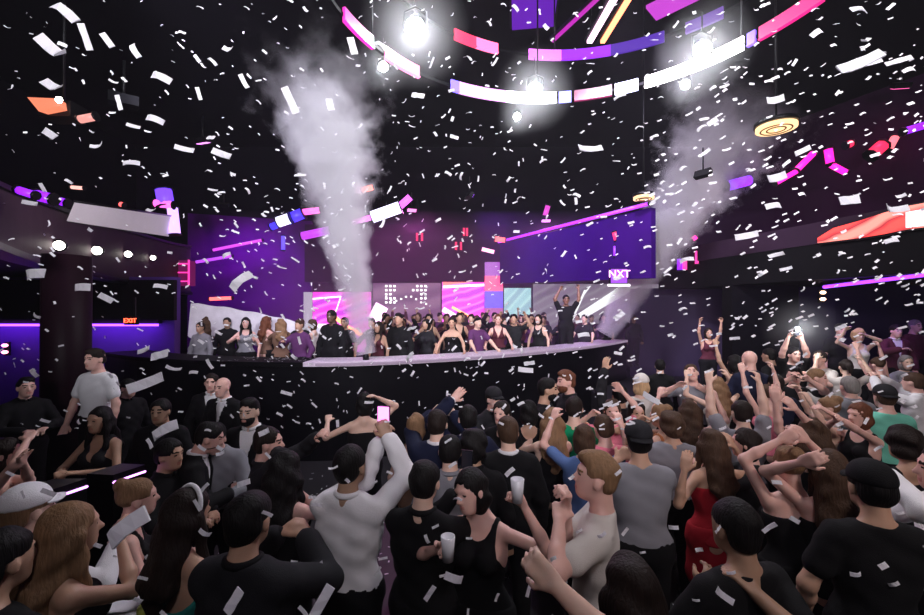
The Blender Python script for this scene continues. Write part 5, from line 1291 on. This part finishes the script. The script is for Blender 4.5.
def jet(p0, p1, r0, r1, dens, label):
    p0 = Vector(p0); p1 = Vector(p1); L = (p1-p0).length
    o = MB().lathe([(r0*1.3, 0.0), (r0*1.3+(r1-r0)*0.33, L*0.25), (r0*1.3+(r1-r0)*0.75, L*0.5), (r1*1.45, L*0.8), (r1*1.6, L*1.0)], (0, 0, 0), 24).build('smoke_jet', vol_mat('smoke_%d' % int(p0.x*10), dens, (0.94, 0.92, 0.98), (L, r0, r1)))
    o.location = p0; o.rotation_euler = (p1-p0).to_track_quat('Z', 'Y').to_euler()
    tag(o, label, 'smoke', None, 'stuff'); return o
j0 = at(366, 354, 7.6); j1 = at(316, 62, 7.9)
jet(j0, j1, 0.20, 1.15, 6.5, 'tall white smoke column rising from the left of the stage counter')
k0 = at(606, 333, 11.0); k1 = at(748, 96, 9.5)
jet(k0, k1, 0.30, 1.35, 5.5, 'slanting white smoke plume rising from the right end of the counter')
for (p, lb) in ((j0, 'black smoke cannon at the foot of the left smoke column'), (k0, 'black smoke cannon at the foot of the right smoke plume')):
    e = empty('smoke_cannon', (p.x, p.y, p.z-0.12)); tag(e, lb, 'smoke machine')
    MB().lathe([(0.06, 0), (0.05, 0.12), (0.03, 0.12), (0.03, 0.02)], (0, 0, 0), 12).build('nozzle', M_METAL, e)
    MB().box((0, 0, -0.03), (0.2, 0.16, 0.06)).build('base', M_METAL, e)
# room haze, and stage haze tinted lilac in place of coloured light
if HAZE:
    o = MB().box((0, 6.5, 4.8), (27.8, 22.6, 9.5)).build('room_haze', vol_mat('room_haze', 0.0013, (0.9, 0.85, 1.0), None, 0.3))
    tag(o, 'thin haze filling the whole dark club', 'haze', None, 'stuff')
    o = MB().box((1.2, 13.2, 3.0), (14.5, 4.6, 4.4)).build('stage_haze', vol_mat('stage_haze', 0.04, (0.9, 0.6, 1.0), None, 0.2))
    tag(o, 'thicker lilac haze hanging over the back of the stage', 'haze', None, 'stuff')
def glare_mist_mat():  # thin mist put around each lamp to give it a glare halo
    m = vol_mat('lamp_mist', 0.5, (0.97, 0.97, 1.0), None, 0.0); nt = m.node_tree; v = [n for n in nt.nodes if n.type == 'VOLUME_SCATTER'][0]
    tc = nt.nodes.new('ShaderNodeTexCoord'); ln = nt.nodes.new('ShaderNodeVectorMath'); ln.operation = 'LENGTH'; nt.links.new(tc.outputs['Object'], ln.inputs[0])
    mr = nt.nodes.new('ShaderNodeMapRange'); mr.inputs[1].default_value = 0.0; mr.inputs[2].default_value = 1.0; mr.inputs[3].default_value = 0.12; mr.inputs[4].default_value = 0.0
    nt.links.new(ln.outputs['Value'], mr.inputs[0]); nt.links.new(mr.outputs[0], v.inputs['Density']); return m
MM = glare_mist_mat()
for i, (p, r) in enumerate(GLARE_MIST):
    o = MB().lathe([(math.sin(PI*k/10)*1.0+1e-3, -math.cos(PI*k/10)) for k in range(11)], (0, 0, 0), 16).build('lamp_mist', MM); o.location = p; o.scale = (r, r, r)
    tag(o, ['lit mist around the large lamp beside the pink ring segment', 'lit mist around the small lamp below the pink ring segment', 'lit mist around the large lamp under the ring centre', 'lit mist around the small lamp below the central one', 'lit mist around the large lamp at the bright white segment', 'lit mist around the small lamp by the bright white segment', 'lit mist around the raised phone torch'][i], 'mist', None, 'stuff')
wash_lamp((-3.6, 4.0, 7.2), (-2.2, 7.8, 4.2), (0.80, 0.76, 1.0), 1050, 'cool white wash light aimed at the left smoke column', 75)  # extra lamps, one per jet, added only to light the smoke
wash_lamp((2.0, 5.6, 7.0), (5.2, 10.4, 4.2), (0.84, 0.74, 1.0), 1800, 'cool white wash light aimed at the right smoke plume', 75)

# ------------------------------------------------------------------ confetti
M_CONF = mat('confetti_paper', (0.90, 0.89, 0.92), 0.55)
M_CONF.node_tree.nodes['Principled BSDF'].inputs['Transmission Weight'].default_value = 0.0
_t = M_CONF.node_tree.nodes.new('ShaderNodeBsdfTranslucent'); _t.inputs[0].default_value = (0.9, 0.9, 0.93, 1)
_m = M_CONF.node_tree.nodes.new('ShaderNodeMixShader'); _m.inputs[0].default_value = 0.4
M_CONF.node_tree.links.new(M_CONF.node_tree.nodes['Principled BSDF'].outputs[0], _m.inputs[1]); M_CONF.node_tree.links.new(_t.outputs[0], _m.inputs[2])
M_CONF.node_tree.links.new(_m.outputs[0], M_CONF.node_tree.nodes['Material Output'].inputs[0])
def flake_mesh(w, l, bend, seed):
    r = random.Random(seed); n = 5; vs = []; fs = []
    for z in (0, 0.0012):
        for i in range(n):
            t = i/(n-1)-0.5
            c = bend*(t*t*4)*l*0.25; tw = r.uniform(-0.1, 0.1)*w
            vs += [(-w/2, t*l, c+z+tw), (w/2, t*l, c+z-tw)]
    for i in range(n-1):
        a = i*2; fs.append((a, a+1, a+3, a+2)); b = a+2*n; fs.append((b, b+2, b+3, b+1))
        fs.append((a, a+2, b+2, b)); fs.append((a+1, b+1, b+3, a+3))
    fs += [(0, 2*n, 2*n+1, 1), (2*n-2, 2*n-1, 4*n-1, 4*n-2)]
    return vs, fs
FL = []
for k in range(10):
    vs, fs = flake_mesh(0.012*(0.8+0.06*k), 0.034*(0.8+0.07*((k*3) % 10)), [-0.5, 0.3, 0.8, 0, -0.9][k % 5], k)
    me = bpy.data.meshes.new('confetti_flake'); me.from_pydata(vs, [], fs); me.materials.append(M_CONF); FL.append((me, vs, fs))
RC = random.Random(5)
def flake_rot(px):
    # long axis: leans up-right on the right of the hall, down-right on the left, any way in the middle
    u = (px-462)/462
    if u > 0.25: a = math.radians(RC.gauss(22, 14))
    elif u < -0.3: a = math.radians(RC.gauss(-28, 24))
    else: a = math.radians(RC.uniform(-90, 90)) if RC.random() < 0.6 else math.radians(RC.gauss(35, 25))
    dirv = Vector((math.cos(a), RC.uniform(-0.5, 0.5), math.sin(a))).normalized()
    up = Vector((RC.uniform(-0.6, 0.6), -1, RC.uniform(-0.2, 1.4)))
    nrmv = (up-dirv*up.dot(dirv)).normalized(); side = dirv.cross(nrmv)
    return Matrix((side, dirv, nrmv)).transposed()
BIG = [(60, 7, 24, -35), (84, 36, 20, -80), (55, 52, 40, -35), (105, 38, 24, -55), (132, 48, 14, -60), (158, 75, 18, -20), (53, 87, 26, -25), (45, 131, 22, -30), (60, 43, 14, -20), (153, 118, 20, -15), (133, 126, 14, -10), (130, 162, 15, 5), (98, 146, 14, 10),
       (184, 149, 15, -10), (222, 154, 24, -20), (198, 60, 12, -50), (228, 49, 15, -15), (198, 93, 12, -70), (118, 102, 14, -70), (30, 274, 30, 6), (30, 203, 16, -8), (106, 298, 15, -30), (80, 287, 22, 0), (160, 286, 18, -8), (147, 383, 28, 22), (163, 430, 30, 28), (145, 350, 18, 20),
       (92, 160, 8, 0), (590, 149, 22, 3), (860, 63, 44, 20), (862, 7, 20, 5), (870, 62, 20, 12), (776, 178, 22, 12), (800, 152, 18, 25), (900, 60, 18, 12), (912, 68, 14, 10), (820, 30, 18, 30), (775, 100, 20, 5), (850, 200, 22, 5), (893, 210, 24, 0), (775, 205, 18, 8), (746, 236, 18, 10), (893, 240, 14, 10),
       (525, 370, 14, -8), (265, 432, 14, 25), (160, 355, 20, 15), (240, 280, 22, 45), (290, 100, 24, -65), (330, 106, 18, -75), (244, 83, 16, -60), (352, 45, 18, -75), (418, 95, 14, -10), (380, 43, 14, -30), (225, 255, 12, 30), (250, 338, 10, 30), (243, 483, 22, 20), (205, 487, 14, 50), (590, 455, 5, 0), (300, 175, 10, 0),
       (235, 600, 26, 60), (320, 605, 34, 60), (455, 578, 18, -25), (430, 592, 16, 60), (125, 528, 70, 38), (193, 372, 10, 0), (95, 490, 8, 0), (650, 398, 22, -30), (720, 593, 22, -40), (795, 520, 18, -30), (875, 490, 8, 0), (820, 480, 10, 0), (715, 120, 16, 30), (745, 60, 8, 0), (40, 560, 8, 0)]
taken = []
n_ind = 0
def free_of_lens(p): return p.length > 0.3
allf = []
for (px, py, ln, ang) in BIG:
    if ln < 9: continue
    size = 0.062 if ln < 40 else 0.085
    d = size*FPX/ln; p = at(px, py, d)
    a = math.radians(ang); dv = Vector((math.cos(a), RC.uniform(-0.3, 0.3), math.sin(a))).normalized(); up = Vector((RC.uniform(-0.3, 0.3), -1, RC.uniform(0.1, 0.6))); nv = (up-dv*up.dot(dv)).normalized()
    allf.append((p, Matrix((dv.cross(nv), dv, nv)).transposed(), size/0.036*0.9, d))
def dens_ok(px, py):
    # confetti is thickest in the middle height, thin at the bottom where people stand
    if py > 430: return RC.random() < 0.10
    if px > 640 and py > 345: return RC.random() < 0.22
    if py < 60: return RC.random() < 0.45
    if px < 200: return RC.random() < (0.35 if py < 240 else 0.45)
    if 230 < px < 390 and py < 170: return RC.random() < 0.35
    if px > 520 and py < 300: return RC.random() < 0.8
    return RC.random() < 0.95
tries = 0
while len(allf) < 1750:
    px = RC.uniform(-15, 939); py = RC.uniform(-10, 620)
    if not dens_ok(px, py): continue
    e_ = abs(px-462)/462
    near = RC.random()
    if near < 0.06*(0.3+e_): d = RC.uniform(1.3, 2.2)
    elif near < 0.38: d = RC.uniform(2.2, 4.0)
    else: d = RC.uniform(3.6, 6.9)
    if px > 640: d = min(d, RC.uniform(2.2, 4.6))
    if py > 440: d = RC.uniform(1.4, 2.2)
    elif px > 600 and py > 345: d = RC.uniform(2.0, 3.6)
    p = at(px, py, d)
    if p.z < 0.3: continue
    allf.append((p, flake_rot(px), RC.uniform(0.75, 1.2), d))
allf.sort(key=lambda f: f[3]/f[2])
inst = allf[:300]; rest = allf[300:]
for k, (p, R, s_, d) in enumerate(inst):
    o = bpy.data.objects.new('confetti_flake', FL[k % 10][0]); COL.objects.link(o)
    o.matrix_world = Matrix.Translation(p) @ R.to_4x4() @ Matrix.Scale(s_, 4)
    tag(o, 'white paper confetti flake fluttering down through the air', 'confetti', 'larger white confetti flakes in the air')
m = MB()
for k, (p, R, s_, d) in enumerate(rest):
    _, vs, fs = FL[k % 10]; m.add([R @ (Vector(v)*s_)+p for v in vs], fs)
o = m.build('distant_confetti', M_CONF); tag(o, 'cloud of smaller white confetti flakes farther off in the air', 'confetti', None, 'stuff')
# confetti that has settled: counter top and dance floor
m = MB()
for k in range(520):
    i = RC.randrange(14, len(CS)-1); x, y = CS[i]; t = (Vector((*CS[i+1], 0))-Vector((x, y, 0))); nn_ = Vector((-t.y, t.x, 0)).normalized()
    p = Vector((x, y, 1.703))+t*RC.random()+nn_*RC.uniform(0.03, 0.70)
    _, vs, fs = FL[k % 10]; R = Matrix.Rotation(RC.uniform(0, 6.28), 3, 'Z'); m.add([R @ Vector((v[0], v[1], abs(v[2])*0.3))+p for v in vs], fs)
o = m.build('settled_confetti', M_CONF); tag(o, 'white confetti lying thickly on the curved counter top', 'confetti', None, 'stuff')
m = MB()
for k in range(900):
    p = Vector((RC.uniform(-3.5, 3.5), RC.uniform(1.2, 6.8), 0.002))
    _, vs, fs = FL[k % 10]; R = Matrix.Rotation(RC.uniform(0, 6.28), 3, 'Z'); m.add([R @ Vector((v[0], v[1], abs(v[2])*0.3))+p for v in vs], fs)
o = m.build('fallen_confetti', M_CONF); tag(o, 'white confetti scattered over the dark dance floor', 'confetti', None, 'stuff')

# ------------------------------------------------------------------ world, camera, view
w = bpy.data.worlds.new('world'); SC.world = w; w.use_nodes = True
w.node_tree.nodes['Background'].inputs[0].default_value = (0.5, 0.4, 0.6, 1); w.node_tree.nodes['Background'].inputs[1].default_value = 0.0
cam = bpy.data.cameras.new('camera'); cam.lens = 36*FPX/924; cam.sensor_width = 36; cam.clip_start = 0.05; cam.clip_end = 200
co = bpy.data.objects.new('camera', cam); COL.objects.link(co); co.location = (0, 0, CAMH)
co.rotation_euler = (PI/2+math.atan((HZ-307.5)/FPX), 0, 0); SC.camera = co
SC.view_settings.view_transform = 'Standard'; SC.view_settings.look = 'None'; SC.view_settings.gamma = 1; SC.view_settings.exposure = 0.35
try:
    SC.view_settings.use_curve_mapping = False
    SC.cycles.use_denoising = True
    SC.cycles.volume_step_rate = 1.5; SC.cycles.volume_max_steps = 128
    SC.cycles.max_bounces = 5; SC.cycles.diffuse_bounces = 2; SC.cycles.glossy_bounces = 2; SC.cycles.volume_bounces = 1
    SC.cycles.sample_clamp_indirect = 3.0
except Exception as ex: print(ex)
